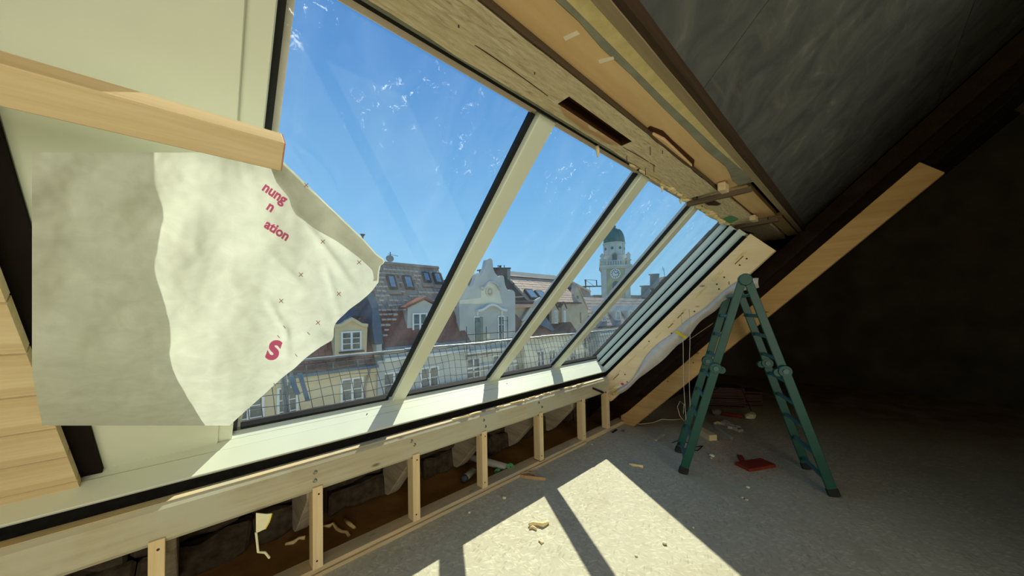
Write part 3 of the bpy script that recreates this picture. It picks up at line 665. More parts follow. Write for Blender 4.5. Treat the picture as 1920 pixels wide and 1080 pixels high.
# membrane as a real sheet lying near the window slope; (u,v) are places on its surface
edgeR = [(286, 514), (300, 527), (340, 569), (380, 610), (420, 652), (450, 683), (478, 708), (488, 722), (493, 721), (497, 714), (510, 711), (530, 709.5), (534, 706), (545, 698), (553, 690), (565, 676), (580, 655), (590, 645), (600, 634), (608, 628), (615, 626), (630, 625.5), (640, 622), (642, 616), (650, 602), (662, 585), (672, 572), (690, 553), (705, 533), (720, 516), (738, 497), (760, 472), (800, 428)]
fold = [(286, 500), (340, 520), (369, 544), (385, 549), (401, 557), (435, 603), (452, 633), (480, 672), (505, 699), (514, 702), (522, 703), (527, 700)]
def interp(tab, y):
    if y <= tab[0][0]: return tab[0][1]
    for (a, b_), (c_, d_) in zip(tab, tab[1:]):
        if y <= c_: return b_+(d_-b_)*(y-a)/(c_-a)
    return tab[-1][1]
def memb(x, y, off=0):
    P = atS(x, y, 2.20)
    d = .020*mnoise.noise(V((x*.011, y*.011, 1)))+.003*mnoise.noise(V((x*.045, y*.045, 4)))
    # long creases falling from the batten
    for cx0, cy0, cx1, cy1, a, w_ in ((560, 400, 680, 560, .010, 7), (600, 460, 650, 640, .007, 6), (500, 470, 590, 560, .006, 8), (497, 555, 545, 640, .012, 6), (535, 600, 540, 690, .010, 5), (545, 640, 620, 628, .006, 6), (500, 600, 535, 596, .005, 3)):
        L2 = (cx1-cx0)**2+(cy1-cy0)**2; t = max(0, min(1, ((x-cx0)*(cx1-cx0)+(y-cy0)*(cy1-cy0))/L2))
        q = math.hypot(x-cx0-t*(cx1-cx0), y-cy0-t*(cy1-cy0)); d += -a*math.exp(-(q/w_)**2)*math.sin(math.pi*min(1, max(.05, t)))
    if y < 527:
        fx = interp(fold, y); r_ = interp(edgeR, y)
        if x > fx and r_ > fx: d += .0004*(x-fx)
    if y > 655:    # lower hem curls under
        k = (y-655)/90; d += .05*k*k
    return atS(x, y, 2.20+d)-NS*off
rows = list(range(286, 802, 4)); NCOL = 120; XL = 60
vs = []; fs = []
for i, y in enumerate(rows):
    xr_ = interp(edgeR, y)
    xl_ = XL + (0 if y < 700 else (y-700)*.2)
    for j in range(NCOL+1):
        k = j/NCOL; x = xl_+(xr_-xl_)*(k**.8); vs.append(memb(x, y))
for i in range(len(rows)-1):
    for j in range(NCOL):
        o = i*(NCOL+1)+j; fs.append((o, o+1, o+NCOL+2, o+NCOL+1))
me_ = thing('roofing_membrane', 'loose cream roofing membrane with magenta printing hanging over the left pane', 'membrane', (.1, 1.5, 1.3))
o = MB().add(vs, fs).build('membrane_sheet', 'membrane', me_, smooth=True)
# the hem folded back behind the sheet: a second layer from the fold to the free edge
hv = []; hf = []; hr = [y for y in range(290, 527, 4)]
for y in hr:
    fx = interp(fold, y); ex = interp(edgeR, y)-.4
    for j in range(9): hv.append(memb(fx+(ex-fx)*j/8, y, -.004-.006*math.sin(math.pi*j/8)))
for i in range(len(hr)-1):
    for j in range(8): o = i*9+j; hf.append((o, o+1, o+10, o+9))
MB().add(hv, hf).build('folded_hem', 'membrane', me_, smooth=True)
def ptx(x, y): return memb(x, y, .003)
for cx, cy in ((574, 346), (605, 452), (673, 491), (564, 514), (635, 550), (527, 563), (596, 604), (515, 720), (578, 624), (555, 665), (522, 630), (533, 612)):
    s = 5.2 if cy < 610 else 3.2
    bb = MB()
    for ang in (.35, .35+math.pi/2 if cy < 610 else .35):
        dx, dy = math.cos(ang+.5), math.sin(ang+.5); a = (cx-dx*s, cy-dy*s); b_ = (cx+dx*s, cy+dy*s); nx, ny = -dy*.45, dx*.45
        n_ = 4
        for i in range(n_):
            t0, t1 = i/n_, (i+1)/n_; f0 = (a[0]+(b_[0]-a[0])*t0, a[1]+(b_[1]-a[1])*t0); f1 = (a[0]+(b_[0]-a[0])*t1, a[1]+(b_[1]-a[1])*t1)
            bb.hexa(ptx(f0[0]+nx, f0[1]+ny), ptx(f1[0]+nx, f1[1]+ny), ptx(f1[0]-nx, f1[1]-ny), ptx(f0[0]-nx, f0[1]-ny), NS*-.0006)
    bb.build('printed_cross', 'printred', me_)
def printed(txt, x, y, size, ang, shear=0, bold=.035, name='printed_word', mat='print'):
    cu = bpy.data.curves.new('t', 'FONT'); cu.body = txt; cu.size = 1; cu.offset = bold; cu.resolution_u = 6; cu.shear = shear
    ob = bpy.data.objects.new('t', cu); col.objects.link(ob); dg = bpy.context.evaluated_depsgraph_get()
    me = bpy.data.meshes.new_from_object(ob.evaluated_get(dg)); bpy.data.objects.remove(ob); bpy.data.curves.remove(cu)
    b = bmesh.new(); b.from_mesh(me); bmesh.ops.triangulate(b, faces=b.faces)
    for _ in range(2): bmesh.ops.subdivide_edges(b, edges=[e for e in b.edges if e.calc_length() > .12], cuts=1, use_grid_fill=False); bmesh.ops.triangulate(b, faces=b.faces)
    c_, s_ = math.cos(ang), math.sin(ang); mb = MB()
    mb.v = [ptx(x+size*(v.co.x*c_+v.co.y*s_), y+size*(v.co.x*s_-v.co.y*c_)) for v in b.verts]; mb.f = [tuple(v.index for v in f.verts) for f in b.faces]
    b.free(); return mb.build(name, mat, me_)
for nm, tx, x, y, sz, an in (('a', 'nung', 490, 354, 26, .60), ('b', 'n', 498, 390, 26, .58), ('c', 'ation', 494, 424, 25, .56)):
    printed(tx, x, y, sz, an)
printed('S', 497, 670, 47, .10, .25, .06)
# torn paper scraps by the bottom-left corner of the frame
ps_ = thing('paper_scrap', 'torn cream paper scrap with a yellow edge standing in the stud frame', 'paper', atY(495, 985, 2.31))
MB().prism([atY(a, b_, 2.31) for a, b_ in ((480, 962), (500, 964), (510, 963), (505, 978), (497, 992), (480, 1000))], (0, .004, 0)).build('paper_sheet', 'paper', ps_)
MB().prism([atY(a, b_, 2.309) for a, b_ in ((509, 963), (511, 963), (506, 979), (498, 993), (497, 991), (504.5, 978))], (0, .002, 0)).build('yellow_edge', 'tapeyel', ps_)
MB().tube([atY(480, 998, 2.31), atY(484, 1035, 2.31), atY(497, 1036, 2.30), atY(505, 1046, 2.31)], .006, 6).build('paper_curl', 'paper', ps_)

# ================================================================== THINGS ON THE FLOOR
def curl(name, pts, r, mat, label, cat, z=.0, n=6, group=None):
    ps = [atZ(a, b_, z+r*.9) for a, b_ in pts]; rs = [r*(.7+.5*abs(math.sin(i*1.7))) for i in range(len(ps))]
    return tag(MB().tube(ps, rs, n).build(name, mat, smooth=True), label, cat, group)
curl('foam_curl', [(992, 984), (999, 981), (1008, 982), (1018, 984), (1024, 981), (1027, 978)], .014, 'foam', 'curled cream foam scrap on the left sunlit patch', 'foam')
curl('foam_curl', [(993, 990), (999, 988), (1006, 992)], .009, 'foam', 'small foam scrap touching the curled one in the sun', 'foam')
curl('foam_crumb', [(1010, 1013), (1016, 1018), (1019, 1016)], .006, 'foam', 'short pale crumb below the curled foam scrap in the sun', 'foam')
curl('foam_stick', [(1179, 870), (1188, 872), (1197, 873), (1206, 875)], .013, 'foamgrey', 'pale foam stick on the shaded floor between sun patch and ladder', 'foam')
curl('foam_curl', [(607, 986), (618, 986), (625, 981), (632, 992), (641, 997), (650, 998), (654, 1005)], .011, 'foam', 'bent foam strand on the brown boards behind the bottom plate', 'foam', -.01)
curl('foam_stick', [(646, 974), (655, 982), (665, 990)], .013, 'foam', 'straight foam stick behind the bottom plate by the bent strand', 'foam', -.01)
curl('foam_curl', [(535, 1020), (550, 1017), (560, 1009), (572, 1008)], .012, 'foam', 'ragged foam strand beside the torn paper scrap', 'foam', -.01)
def pebble(px_, py_, r, mat, label, cat, seed, nm='crumb', group=None, sq=.6):
    p = atZ(px_, py_, 0); return tag(MB().blob((p.x, p.y, r*sq*.9), r, r*1.2, r*sq, seed, .4).build(nm, mat, smooth=True), label, cat, group)
pebble(945, 935, .016, 'paper', 'round pale crumb on the floor in front of the bottom plate', 'crumb', 1)
pebble(1246, 1020, .013, 'paper', 'white crumb on the right sunlit patch', 'crumb', 2)
pebble(1335, 856, .022, 'paper', 'crumpled white ball right of the ladder feet', 'crumb', 3)
pebble(1333, 860, .012, 'string', 'small grey crumb against the crumpled white ball', 'crumb', 4)
pebble(1402, 915, .014, 'paper', 'white chip on the shaded floor below the red offcut', 'chip', 5)
pebble(1392, 934, .012, 'string', 'grey chip below the white chip on the shaded floor', 'chip', 6)
pebble(1400, 938, .012, 'string', 'lower grey chip beside another grey chip', 'chip', 7)
pebble(1300, 990, .007, 'paper', 'tiny white crumb right of the right sunlit patch', 'crumb', 8)
pebble(880, 962, .010, 'paper', 'tiny pale crumb between plate and left sun patch', 'crumb', 9)
pebble(1193, 1043, .008, 'paper', 'tiny white crumb low on the right sunlit patch', 'crumb', 10)
pebble(1110, 834, .008, 'paper', 'tiny white crumb beyond the tip of the right sunlit patch', 'crumb', 11)
# shaving strips near the plate
for i, (pts, lab) in enumerate((([(1023, 899), (1005, 897), (985, 895), (976, 893), (977, 889), (988, 888)], 'brown bent shaving strip on the floor by the bottom plate'), ([(1003, 891), (990, 887), (978, 886)], 'short brown shaving behind the bent strip'))):
    ps = [atZ(a, b_, .012) for a, b_ in pts]; bb = MB()
    for p, q in zip(ps, ps[1:]): bb.hexa(p+V((0, 0, -.012)), q+V((0, 0, -.012)), q+V((0, 0, .016)), p+V((0, 0, .016)), V((.002, .003, 0)))
    tag(bb.build('wood_shaving', 'scar'), lab, 'shaving')
def block(name, px_, py_, L, W, H, ang, mat, label, cat, z=0, bev=.003):
    p = atZ(px_, py_, z); a = V((math.cos(ang), math.sin(ang), 0)); s = V((-a.y, a.x, 0))
    return tag(MB().bar(p-a*L/2+EZ*H/2, p+a*L/2+EZ*H/2, s, EZ, W, H).build(name, mat, bev=bev), label, cat)
block('wood_offcut', 1237, 821, .26, .035, .014, .05, 'pine', 'thin pale wood offcut on the floor left of the ladder', 'offcut')
block('timber_offcut', 1322, 818, .30, .10, .07, .9, 'pine', 'short pine block lying behind the ladder feet', 'offcut')
block('red_offcut', 1416, 874, .34, .16, .03, -.5, 'red', 'oxide-red painted offcut at the right edge of the floor', 'offcut')
block('red_offcut', 1389, 861, .12, .05, .025, .4, 'red', 'small oxide-red piece left of the larger red offcut', 'offcut')
block('dark_clip', 1152, 809, .13, .03, .012, .1, 'blackrub', 'dark flat clip on the floor by the strut foot', 'clip')
block('pale_clip', 1168, 809, .09, .04, .010, .3, 'zinc', 'pale flat metal piece beside the dark clip', 'clip')
# strap lying in loops
ps = [atZ(a, b_, .02) for a, b_ in ((1374, 822), (1356, 810), (1342, 800), (1338, 795), (1345, 792), (1360, 796), (1385, 808), (1394, 807), (1390, 802), (1372, 798), (1352, 792), (1360, 789), (1375, 796), (1383, 804), (1365, 801))]
bb = MB()
for i, (p, q) in enumerate(zip(ps, ps[1:])):
    h = V((0, 0, .035)); z_ = V((0, 0, -.018)); bb.hexa(p+z_, q+z_, q+h+z_, p+h+z_, V((.004, .006, 0)))
tag(bb.build('webbing_strap', 'string'), 'pale webbing strap lying in loose loops on the far floor', 'strap')
# thin cables
curl('thin_cable', [(1180, 792), (1200, 795), (1225, 792), (1240, 786), (1262, 787), (1280, 785)], .006, 'string', 'pale cable along the floor behind the strut foot', 'cable')
curl('thin_cable', [(1260, 830), (1272, 826), (1290, 830), (1305, 838), (1318, 836), (1308, 845), (1290, 843), (1280, 840)], .005, 'blackrub', 'dark wire tangled around the ladder feet', 'wire')
p = [V((5.3, 1.9, .01)), V((5.5, 1.75, .25)), V((5.8, 1.5, .42)), V((6.0, 1.3, .36)), V((6.05, 1.2, .05))]
tag(MB().tube(p, .008, 6).build('bent_cable', 'blackrub', smooth=True), 'dark cable arching over the stacked tiles at the back', 'cable')
# red-handled tool and bundles in the dark
tl = thing('red_tool', 'long red-handled tool lying in front of the stacked tiles', 'tool', (5.9, 1.4, 0))
a, b_ = atZ(1355, 776, .03), atZ(1392, 781, .03)
MB().tube([a, b_], .03, 10).build('handle', 'red', tl); MB().blob(a+V((-.02, .08, .02)), .10, .06, .05, 4, .3).build('head', 'greyplastic', tl); MB().blob(b_+V((.05, -.08, .02)), .12, .07, .04, 6, .3).build('tip', 'paper', tl)
rg = random.Random(21)
for s_i, (px_, py_, n_, lab) in enumerate(((1352, 768, 11, 'left'), (1385, 766, 8, 'right'))):
    p = atZ(px_, py_, 0); p = V((p.x+.35, p.y+.05, 0))
    for k in range(n_):
        z_ = .03*k; j = rg.uniform(-.04, .04)
        ordn = ['lowest', 'second lowest', 'third from the floor', 'fourth from the floor', 'fifth from the floor', 'sixth from the floor', 'seventh from the floor', 'eighth from the floor', 'ninth from the floor', 'tenth from the floor', 'topmost'][k]
        if k == n_-1: ordn = 'topmost'
        tag(MB().bar(p+V((-.2+j, .22, z_+.014)), p+V((.1+j, -.22, z_+.014)), V((.82, .57, 0)), EZ, .32, .026).build('roof_tile', 'tile_dark', bev=.004),
            'old roof tile in the %s stack at the dark back, %s' % (lab, ordn), 'tile', 'roof tiles stacked at the back')
# black handle lying on the header end
p = atY(1124, 732, 2.335)
hn = thing('black_handle', 'black plastic handle resting against the right end of the header beam', 'handle', (p.x, 2.32, p.z-.02))
MB().bar(atY(1112, 728, 2.328), atY(1131, 736, 2.318), EZ, EY, .028, .022).build('grip', 'blackrub', hn, bev=.005)
MB().tube([atY(1131, 736, 2.32), atY(1122, 745, 2.32)], .004, 6).build('cord', 'blackrub', hn)
# bottle, pipes and green net behind the plate
bt = thing('bottle', 'grey plastic bottle lying on the boards beside the grey pipe', 'bottle', atZ(880, 893, 0))
a, b_ = atZ(868, 900, .035), atZ(888, 882, .035); ax = (b_-a).normalized(); L = (b_-a).length
MB().lathe(a, [(.03, .05), (.034, .06), (.034, L-.01), (.028, L)], 14, ax).build('body', 'greyplastic', bt, smooth=True)
MB().lathe(a, [(.012, 0), (.030, .005), (.031, .048), (.026, .05)], 14, ax).build('cap', plain('blue_grey_cap', (64, 74, 84)), bt, smooth=True)
pp = thing('grey_pipe', 'grey plastic pipe lying on boards with a mint net at its end', 'pipe', atZ(935, 872, 0))
a, b_ = atZ(950, 877, .045), atZ(900, 862, .05); ax = (b_-a).normalized()
MB().lathe(a, [(.030, 0), (.036, 0), (.036, .75), (.030, .75)], 16, ax).build('pipe_tube', 'greyplastic', pp, smooth=True)
rg = random.Random(3)
for (px_, py_, r, lab) in ((957, 877, .042, 'mint green net bunched at the end of the grey pipe'), (933, 885, .035, 'mint green net scrap lying left of the grey pipe end')):
    c = atZ(px_, py_, .04 if r > .04 else .02); bb = MB()
    for k in range(14):
        a0 = rg.uniform(0, 6.28); tilt = V((rg.uniform(-1, 1), rg.uniform(-1, 1), rg.uniform(-.6, .6))).normalized(); o1 = tilt.orthogonal().normalized(); o2 = tilt.cross(o1)
        bb.tube([c+V((rg.uniform(-.01, .01), rg.uniform(-.01, .01), 0))+o1*(math.cos(q*.55)*r*rg.uniform(.7, 1))+o2*(math.sin(q*.55)*r*rg.uniform(.7, 1)) for q in range(11)], .003, 4)
    tag(bb.build('green_net', 'greennet'), lab, 'net')
# sawdust
rg = random.Random(17); sd_ = MB()
for i in range(1500):
    t = rg.random(); X_, Y_ = rg.gauss(4.35, .42), rg.gauss(.98, .26)
    if X_ < 3.6 or Y_ > 1.8: continue
    s = rg.uniform(.003, .010); a = rg.uniform(0, 6.28)
    sd_.bar((X_-s*math.cos(a), Y_-s*math.sin(a), .002), (X_+s*math.cos(a), Y_+s*math.sin(a), .002+s*.3), (-math.sin(a), math.cos(a), 0), EZ, s*.8, .002)
o = sd_.build('sawdust', 'scar'); o['kind'] = 'stuff'; o['label'] = 'brown sawdust and chips scattered on the floor right of the ladder'

# ================================================================== OUTSIDE: net on the eaves
def PY(pts, Y): return [atY(a, b_, Y) for a, b_ in pts]
sr = thing('eaves_rail', 'galvanised rail along the roof edge carrying the safety net', 'rail', (4, 4.0, .2))
xs = [-2+1.3*i for i in range(11)]
for i in range(10):
    o = MB().tube([(xs[i], 4.0, 1.14+.008*(i % 2)), (xs[i+1]+.08, 4.0, 1.14-.008*(i % 2))], .015, 8).build('rail_tube', 'rail', sr)
for x in (-1.7, 5.9, 8.6): MB().tube([(x, 4.03, .1), (x, 4.03, 1.16)], .02, 8).build('post', 'rail', sr)
nb = MB(); NW = 105; NH = 9
def netp(i, j):
    x = -1.9+.1*i; k = j/NH
    return V((x+.05*k*math.sin(i*.21)+.13*k*(1 if x < 2.2 else .3), 4.0-.10*math.sin(k*2.4)-.015*mnoise.noise(V((x*2, k*3, 0))), 1.12-.86*k-.012*math.sin(i*.9+j)))
for i in range(NW): nb.tube([netp(i, j) for j in range(NH+1)], .0042, 3)
for j in range(NH+1): nb.tube([netp(i, j) for i in range(NW)], .0042 if j else .006, 3)
tag(nb.build('safety_net', 'net'), 'dark square-mesh safety net stretched below the eaves rail', 'net')
tag(MB().bar(atY(545, 706, 3.9), atY(558, 740, 3.9), EX, EY, .05, .01).build('blue_strap', 'bluestrap'), 'short blue strap tied on the net at its left end', 'strap')
tag(MB().bar(atY(562, 700, 3.88), atY(577, 752, 3.88), EX, EY, .04, .01).build('blue_strap', 'bluestrap'), 'long blue strap slanting down the net at its left end', 'strap')
MB().tube([atY(531, 700, 4.07), atY(540, 790, 4.07)], .03, 8).build('support_pole', 'rail', sr); MB().tube([atY(548, 690, 4.05), atY(534, 772, 4.05)], .014, 6).build('brace', 'rail', sr)
tag(MB().box(-40, 140, -30, 200, -15.2, -15).build('street', 'asphalt'), 'grey street ground far below', 'street'); bpy.data.objects['street']['kind'] = 'structure'

own = thing('own_house_bounce', 'unseen sunlit street front below the attic, added to bounce warm light', 'building', (0, 3.4, -15))  # unseen front added to bounce warm sunlight onto the houses opposite
MB().box(-40, 60, 3.3, 3.5, -15, -.35).build('facade', 'cream', own); MB().box(-40, 60, 3.1, 3.75, -.35, -.2).build('eaves_gutter', 'zinc', own)
def window(par, x0, x1, z0, z1, Y, cols=2, rows=3, fr=.07, sur=None):
    b = MB()
    b.box(x0, x0+fr, Y-.07, Y-.005, z0, z1); b.box(x1-fr, x1, Y-.07, Y-.005, z0, z1)
    b.box(x0+fr, x1-fr, Y-.07, Y-.005, z0, z0+fr); b.box(x0+fr, x1-fr, Y-.07, Y-.005, z1-fr, z1)
    wx = (x1-x0-2*fr); hz = (z1-z0-2*fr)
    for i in range(1, cols): c = x0+fr+wx*i/cols; b.box(c-fr*.6, c+fr*.6, Y-.075, Y-.005, z0+fr, z1-fr)
    for j in range(1, rows): c = z0+fr+hz*j/rows; b.box(x0+fr, x1-fr, Y-.06, Y-.005, c-fr*.22, c+fr*.22)
    w_ = b.build('window', 'winframe', par)
    for i in range(cols):
        for j in range(rows):
            a = x0+fr+wx*i/cols+.02; c = z0+fr+hz*j/rows+.01
            MB().box(a, a+wx/cols-.04, Y-.03, Y-.004, c, c+hz/rows-.02).build('pane', 'dpane', w_)
    if sur: MB().box(x0-.12, x1+.12, Y-.16, Y-.004, z0-.12, z0-.02).build('window_ledge', sur, par)
    return w_
class Roof:
    def __init__(s, Y, z, ang): s.Y, s.z, s.a = Y, z, R_(ang); s.n = V((0, -math.sin(s.a), math.cos(s.a))); s.u = V((0, math.cos(s.a), math.sin(s.a))); s.d = s.n.dot(V((0, Y, z)))
    def at(s, x, y): return hit(x, y, s.n, s.d)
    def P(s, X, t, h=0): return V((X, s.Y, s.z))+s.u*t+s.n*h
    def t(s, x, y): return (s.at(x, y)-V((0, s.Y, s.z))).dot(s.u)
    def slab(s, pts, h, name, mat, par): return MB().prism(pts, s.n*h).build(name, mat, par)
    def box(s, x0, x1, t0, t1, h0, h1, name, mat, par, bev=0): return MB().hexa(s.P(x0, t0, h0), s.P(x1, t0, h0), s.P(x1, t1, h0), s.P(x0, t1, h0), s.n*(h1-h0)).build(name, mat, par, bev=bev)
def tiles(rf, par, X0, X1, t0, t1, mat, cw=.30, ch=.34, lift=.045, seed=1, skip=None, name='roof_tiles', lip=0, liprob=None):
    rg = random.Random(seed); b = MB(); e_ = MB(); t = t0; r = 0; g = .014
    while t < t1:
        x = X0+(cw/2 if r % 2 else 0)
        while x < X1-.05:
            if not (skip and skip(x+cw/2, t+ch/2)):
                l = lift*rg.uniform(.6, 1.35); e = rg.uniform(-.008, .008); xe = min(x+cw, X1)-g
                b.add([rf.P(x+g, t-.03, l+e), rf.P(xe, t-.03, l-e), rf.P(xe, t+ch, .006), rf.P(x+g, t+ch, .006), rf.P(x+g, t-.03, 0), rf.P(xe, t-.03, 0)], [(0, 1, 2, 3), (4, 5, 1, 0)])
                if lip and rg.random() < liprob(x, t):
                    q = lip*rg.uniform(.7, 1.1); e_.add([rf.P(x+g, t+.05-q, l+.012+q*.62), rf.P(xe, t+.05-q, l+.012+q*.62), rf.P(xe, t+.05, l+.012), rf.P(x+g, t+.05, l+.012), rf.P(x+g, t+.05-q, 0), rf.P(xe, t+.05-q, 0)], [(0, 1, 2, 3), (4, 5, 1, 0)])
            x += cw
        t += ch; r += 1
    o = b.build(name, mat, par); o['kind'] = 'stuff'
    if e_.v: q = e_.build('tile_glints', 'tile_edge', par); q['kind'] = 'stuff'
    return o
def skylight(rf, par, x0, x1, t0, t1, h=.10):
    s = rf.box(x0, x1, t0, t1, .02, h, 'skylight', 'slate', par); rf.box(x0+.12, x1-.12, t0+.14, t1-.12, h+.001, h+.012, 'skylight_pane', 'skylight', s); return s

# ------------------------------------------------------------------ house A: beige, curved dormer
YA = 18.0
hA = thing('beige_house', 'beige house with a curved-top dormer and brown roof opposite, left of the metal parapet', 'building', (0, YA, -15))
MB().box(-14, 6.95, YA, YA+9, -15, -1.2).build('facade', 'beige', hA)
MB().box(-14, 6.95, YA-.35, YA+.1, -1.22, -1.08).build('gutter', 'blue', hA); MB().box(-14, 6.95, YA-.15, YA-.002, -1.55, -1.25).build('cornice', 'beige', hA)
rA = Roof(YA+.05, -1.08, 62)
tA = 5.2
rA.box(-14, 6.95, 0, tA, -.25, 0, 'roof', 'tile_dark', hA)
tiles(rA, hA, -14, 6.93, .1, 3.0, 'tile', seed=3, lift=.03)
for i in range(3):
    z = -.45+.35*0
MB().tube([(-14, YA-.1, -.72), (6.9, YA-.1, -.72)], .016, 6).build('snow_rail', 'zinc', hA)
for x in [.2+1.15*i for i in range(6)]: MB().box(x, x+.04, YA-.12, YA+.06, -1.05, -.72).build('rail_bracket', 'zinc', hA)
b0 = rA.t(660, 605); b1 = rA.t(660, 591)
rA.box(-14, 6.93, b0+.3, b1+.35, .04, .20, 'metal_band', 'blue', hA)
rA.box(-14, 6.93, b1+.36, b1+.50, .04, .16, 'roof_edge', 'tile_grey', hA)
g0 = rA.t(675, 584); sgr = MB()
for i in range(40): x = 3.2+.09*i; sgr.hexa(rA.P(x, g0, .2), rA.P(x+.03, g0, .2), rA.P(x+.03, g0+.42, .2), rA.P(x, g0+.42, .2), rA.n*.02)
sgr.hexa(rA.P(3.2, g0+.4, .2), rA.P(6.8, g0+.4, .2), rA.P(6.8, g0+.44, .2), rA.P(3.2, g0+.44, .2), rA.n*.03); sgr.hexa(rA.P(3.2, g0, .2), rA.P(6.8, g0, .2), rA.P(6.8, g0+.04, .2), rA.P(3.2, g0+.04, .2), rA.n*.03)
sgr.build('snow_guard', 'zinc', hA)
def dormerA(dx, par):
    Yd = YA+.12
    body = [(627.5, 667), (687, 663.5), (689, 612), (679, 611), (670, 605), (660, 600.5), (651, 605), (641, 611.5), (628, 614)]
    pts = [p+V((dx, 0, 0)) for p in PY(body, Yd)]
    d_ = MB().prism(pts, (0, 2.2, 0)).build('dormer', 'beige', par)
    cap = [(626, 615), (641, 612.5), (651, 606), (660, 601.5), (670, 606), (679, 612), (690, 613), (690.5, 607), (679, 606), (669.5, 600), (660, 595), (650, 600), (640.5, 607), (626, 609)]
    MB().prism([p+V((dx, 0, 0)) for p in PY(cap, Yd-.18)], (0, .45, 0)).build('dormer_cornice', 'beige', d_)
    top = [(641, 606.5), (650, 599.5), (660, 594.6), (669.5, 599.5), (679, 605.5), (679, 604), (669.5, 597.5), (660, 592.5), (650, 597.5), (641, 604)]
    MB().prism([p+V((dx, .25, 0)) for p in PY(top, Yd-.1)], (0, 2.3, 0)).build('dormer_roof', 'blue', d_)
    p0, p1 = atY(639, 621, Yd), atY(677.5, 655.5, Yd)
    window(par, p0.x+dx, p1.x+dx, min(p1.z, -.22), p0.z-.02, Yd, 2, 3, .08)
    MB().box(p0.x+dx-.1, p1.x+dx+.1, Yd-.2, Yd-.002, p1.z-.1, p1.z-.03).build('window_ledge', 'slate', par)
for dx in (0, -4.2, -8.4): dormerA(dx, hA)
p0, p1 = atY(638, 709, YA), atY(681, 755, YA)
for dx in (0, -4.15, -8.3): window(hA, p0.x+dx, p1.x+dx, p0.z-1.75, p0.z-.05, YA, 2, 3, .09, 'beige')
p0, p1 = atY(519, 725, YA), atY(559, 772, YA); window(hA, p0.x, p1.x, p0.z-1.75, p0.z-.05, YA, 2, 3, .09, 'beige')
MB().tube([(6.55, YA-.14, -1.25), (6.45, YA-.12, -1.7), (6.3, YA-.1, -2.2), (6.3, YA-.1, -15)], .06, 8).build('downpipe', 'tile_grey', hA)
ck = atY(680, 441, YA+5); chA = MB().tube([ck+V((0, 0, -4)), ck+V((0, 0, -.1))], .05, 8).build('vent_pipe', 'slate', hA); MB().lathe(ck, [(.04, -.12), (.17, .06), (.13, .07)], 10).build('cowl', 'slate', chA)

# party wall clad in blue-grey metal
pw = thing('party_wall', 'blue-grey metal clad parapet wall climbing the roof between the two left houses', 'wall', (7.1, YA, -1.2))
prof_ = [(689, 548), (698.5, 577), (698.5, 612), (703, 641), (709, 645), (718.5, 645), (714, 607), (709.5, 577), (699.5, 548)]
q = PY([(703, 645), (718.5, 645), (714.5, 607), (709.5, 577), (699.5, 551), (689, 554), (698, 578), (698, 612)], YA-.1)
MB().prism(q, (0, 1.5, 0)).build('metal_cladding', 'blue', pw)
q = PY([(687.5, 553), (697, 578.5), (709.5, 579), (711, 576.5), (701, 549), (690, 549)], YA-.16); MB().prism(q, (0, 1.2, 0)).build('metal_cap', 'blue', pw)
q = PY([(706, 662), (716, 661), (716, 645), (706, 646)], YA-.1); MB().prism(q, (0, 1.2, 0)).build('plinth', 'greywall', pw)
MB().box(6.96, 7.35, YA-.1, YA+8, -15, -.9).build('wall_body', 'greywall', pw)

# ------------------------------------------------------------------ house B: brown tiled roof, gabled dormer, skylights
hB = thing('tiled_roof_house', 'pale house with a big glinting brown tile roof, gabled dormer and roof windows', 'building', (10, YA, -15))
MB().box(7.36, 12.9, YA, YA+9, -15, -.3).build('facade', 'greywall', hB)
MB().box(7.36, 13.0, YA-.3, YA+.1, -.36, -.2).build('gutter', 'blue', hB)
rB = Roof(YA, -.22, 59); TR = rB.t(742, 496)
rB.box(7.36, 12.6, 0, TR, -.3, 0, 'roof', 'tile', hB)
rB.slab([rB.P(12.6, 0, -.3), rB.P(13.1, 0, -.3), rB.P(12.6, 3.0, -.3)], .33, 'hip', 'tile', hB)
rB.box(7.3, 12.62, TR-.1, TR+.08, -.1, .12, 'ridge', 'tile_grey', hB)
sk = []
for (a, b_, c, d, e, f, nm) in ((725, 520, 737, 520, 748, 543, 0), (755, 521, 768, 521, 777, 543, 0), (791, 514, 801, 514, 808, 530, 1), (811, 515, 822, 515, 829, 533, 1)):
    P0, P1, P2 = rB.at(a, b_), rB.at(c, d), rB.at(e, f)
    x0 = P0.x; x1 = P1.x; t1 = rB.t(a, b_); t0 = rB.t(e, f); sk.append((x0-.25, x1+.25, t0-.35, t1+.2, x0, x1, t0, t1))
def skB(x, t): return any(a < x < b_ and c < t < d for a, b_, c, d, *_ in sk)
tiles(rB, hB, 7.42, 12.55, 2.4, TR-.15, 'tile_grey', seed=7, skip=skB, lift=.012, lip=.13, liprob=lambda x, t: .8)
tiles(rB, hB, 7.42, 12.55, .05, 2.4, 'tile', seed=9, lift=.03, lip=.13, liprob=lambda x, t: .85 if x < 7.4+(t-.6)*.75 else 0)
for a, b_, c, d, x0, x1, t0, t1 in sk:
    rB.box(a, b_, c, d, .005, .03, 'apron', 'tile_grey', hB); skylight(rB, hB, x0-.06, x1+.06, t0-.05, t1+.1, .16)
Yd = YA+.55
dB = MB().prism(PY([(763, 632), (764.5, 577), (795, 562.5), (826, 578), (826, 632)], Yd), (0, 2.6, 0)).build('dormer', 'greywall', hB)
a = PY([(736, 580), (766, 577.5), (796, 561), (757, 562.5)], Yd)
pL = atY(765, 577, Yd); pT = atY(795.5, 561, Yd); pR = atY(827, 578, Yd)
MB().prism([pL+V((-.25, -.15, -.08)), pT+V((0, -.15, .02)), pT+V((0, 2.7, .02)), pL+V((-.25, 2.7, -.08))], (0, 0, .12)).build('dormer_roof', 'tile', dB)
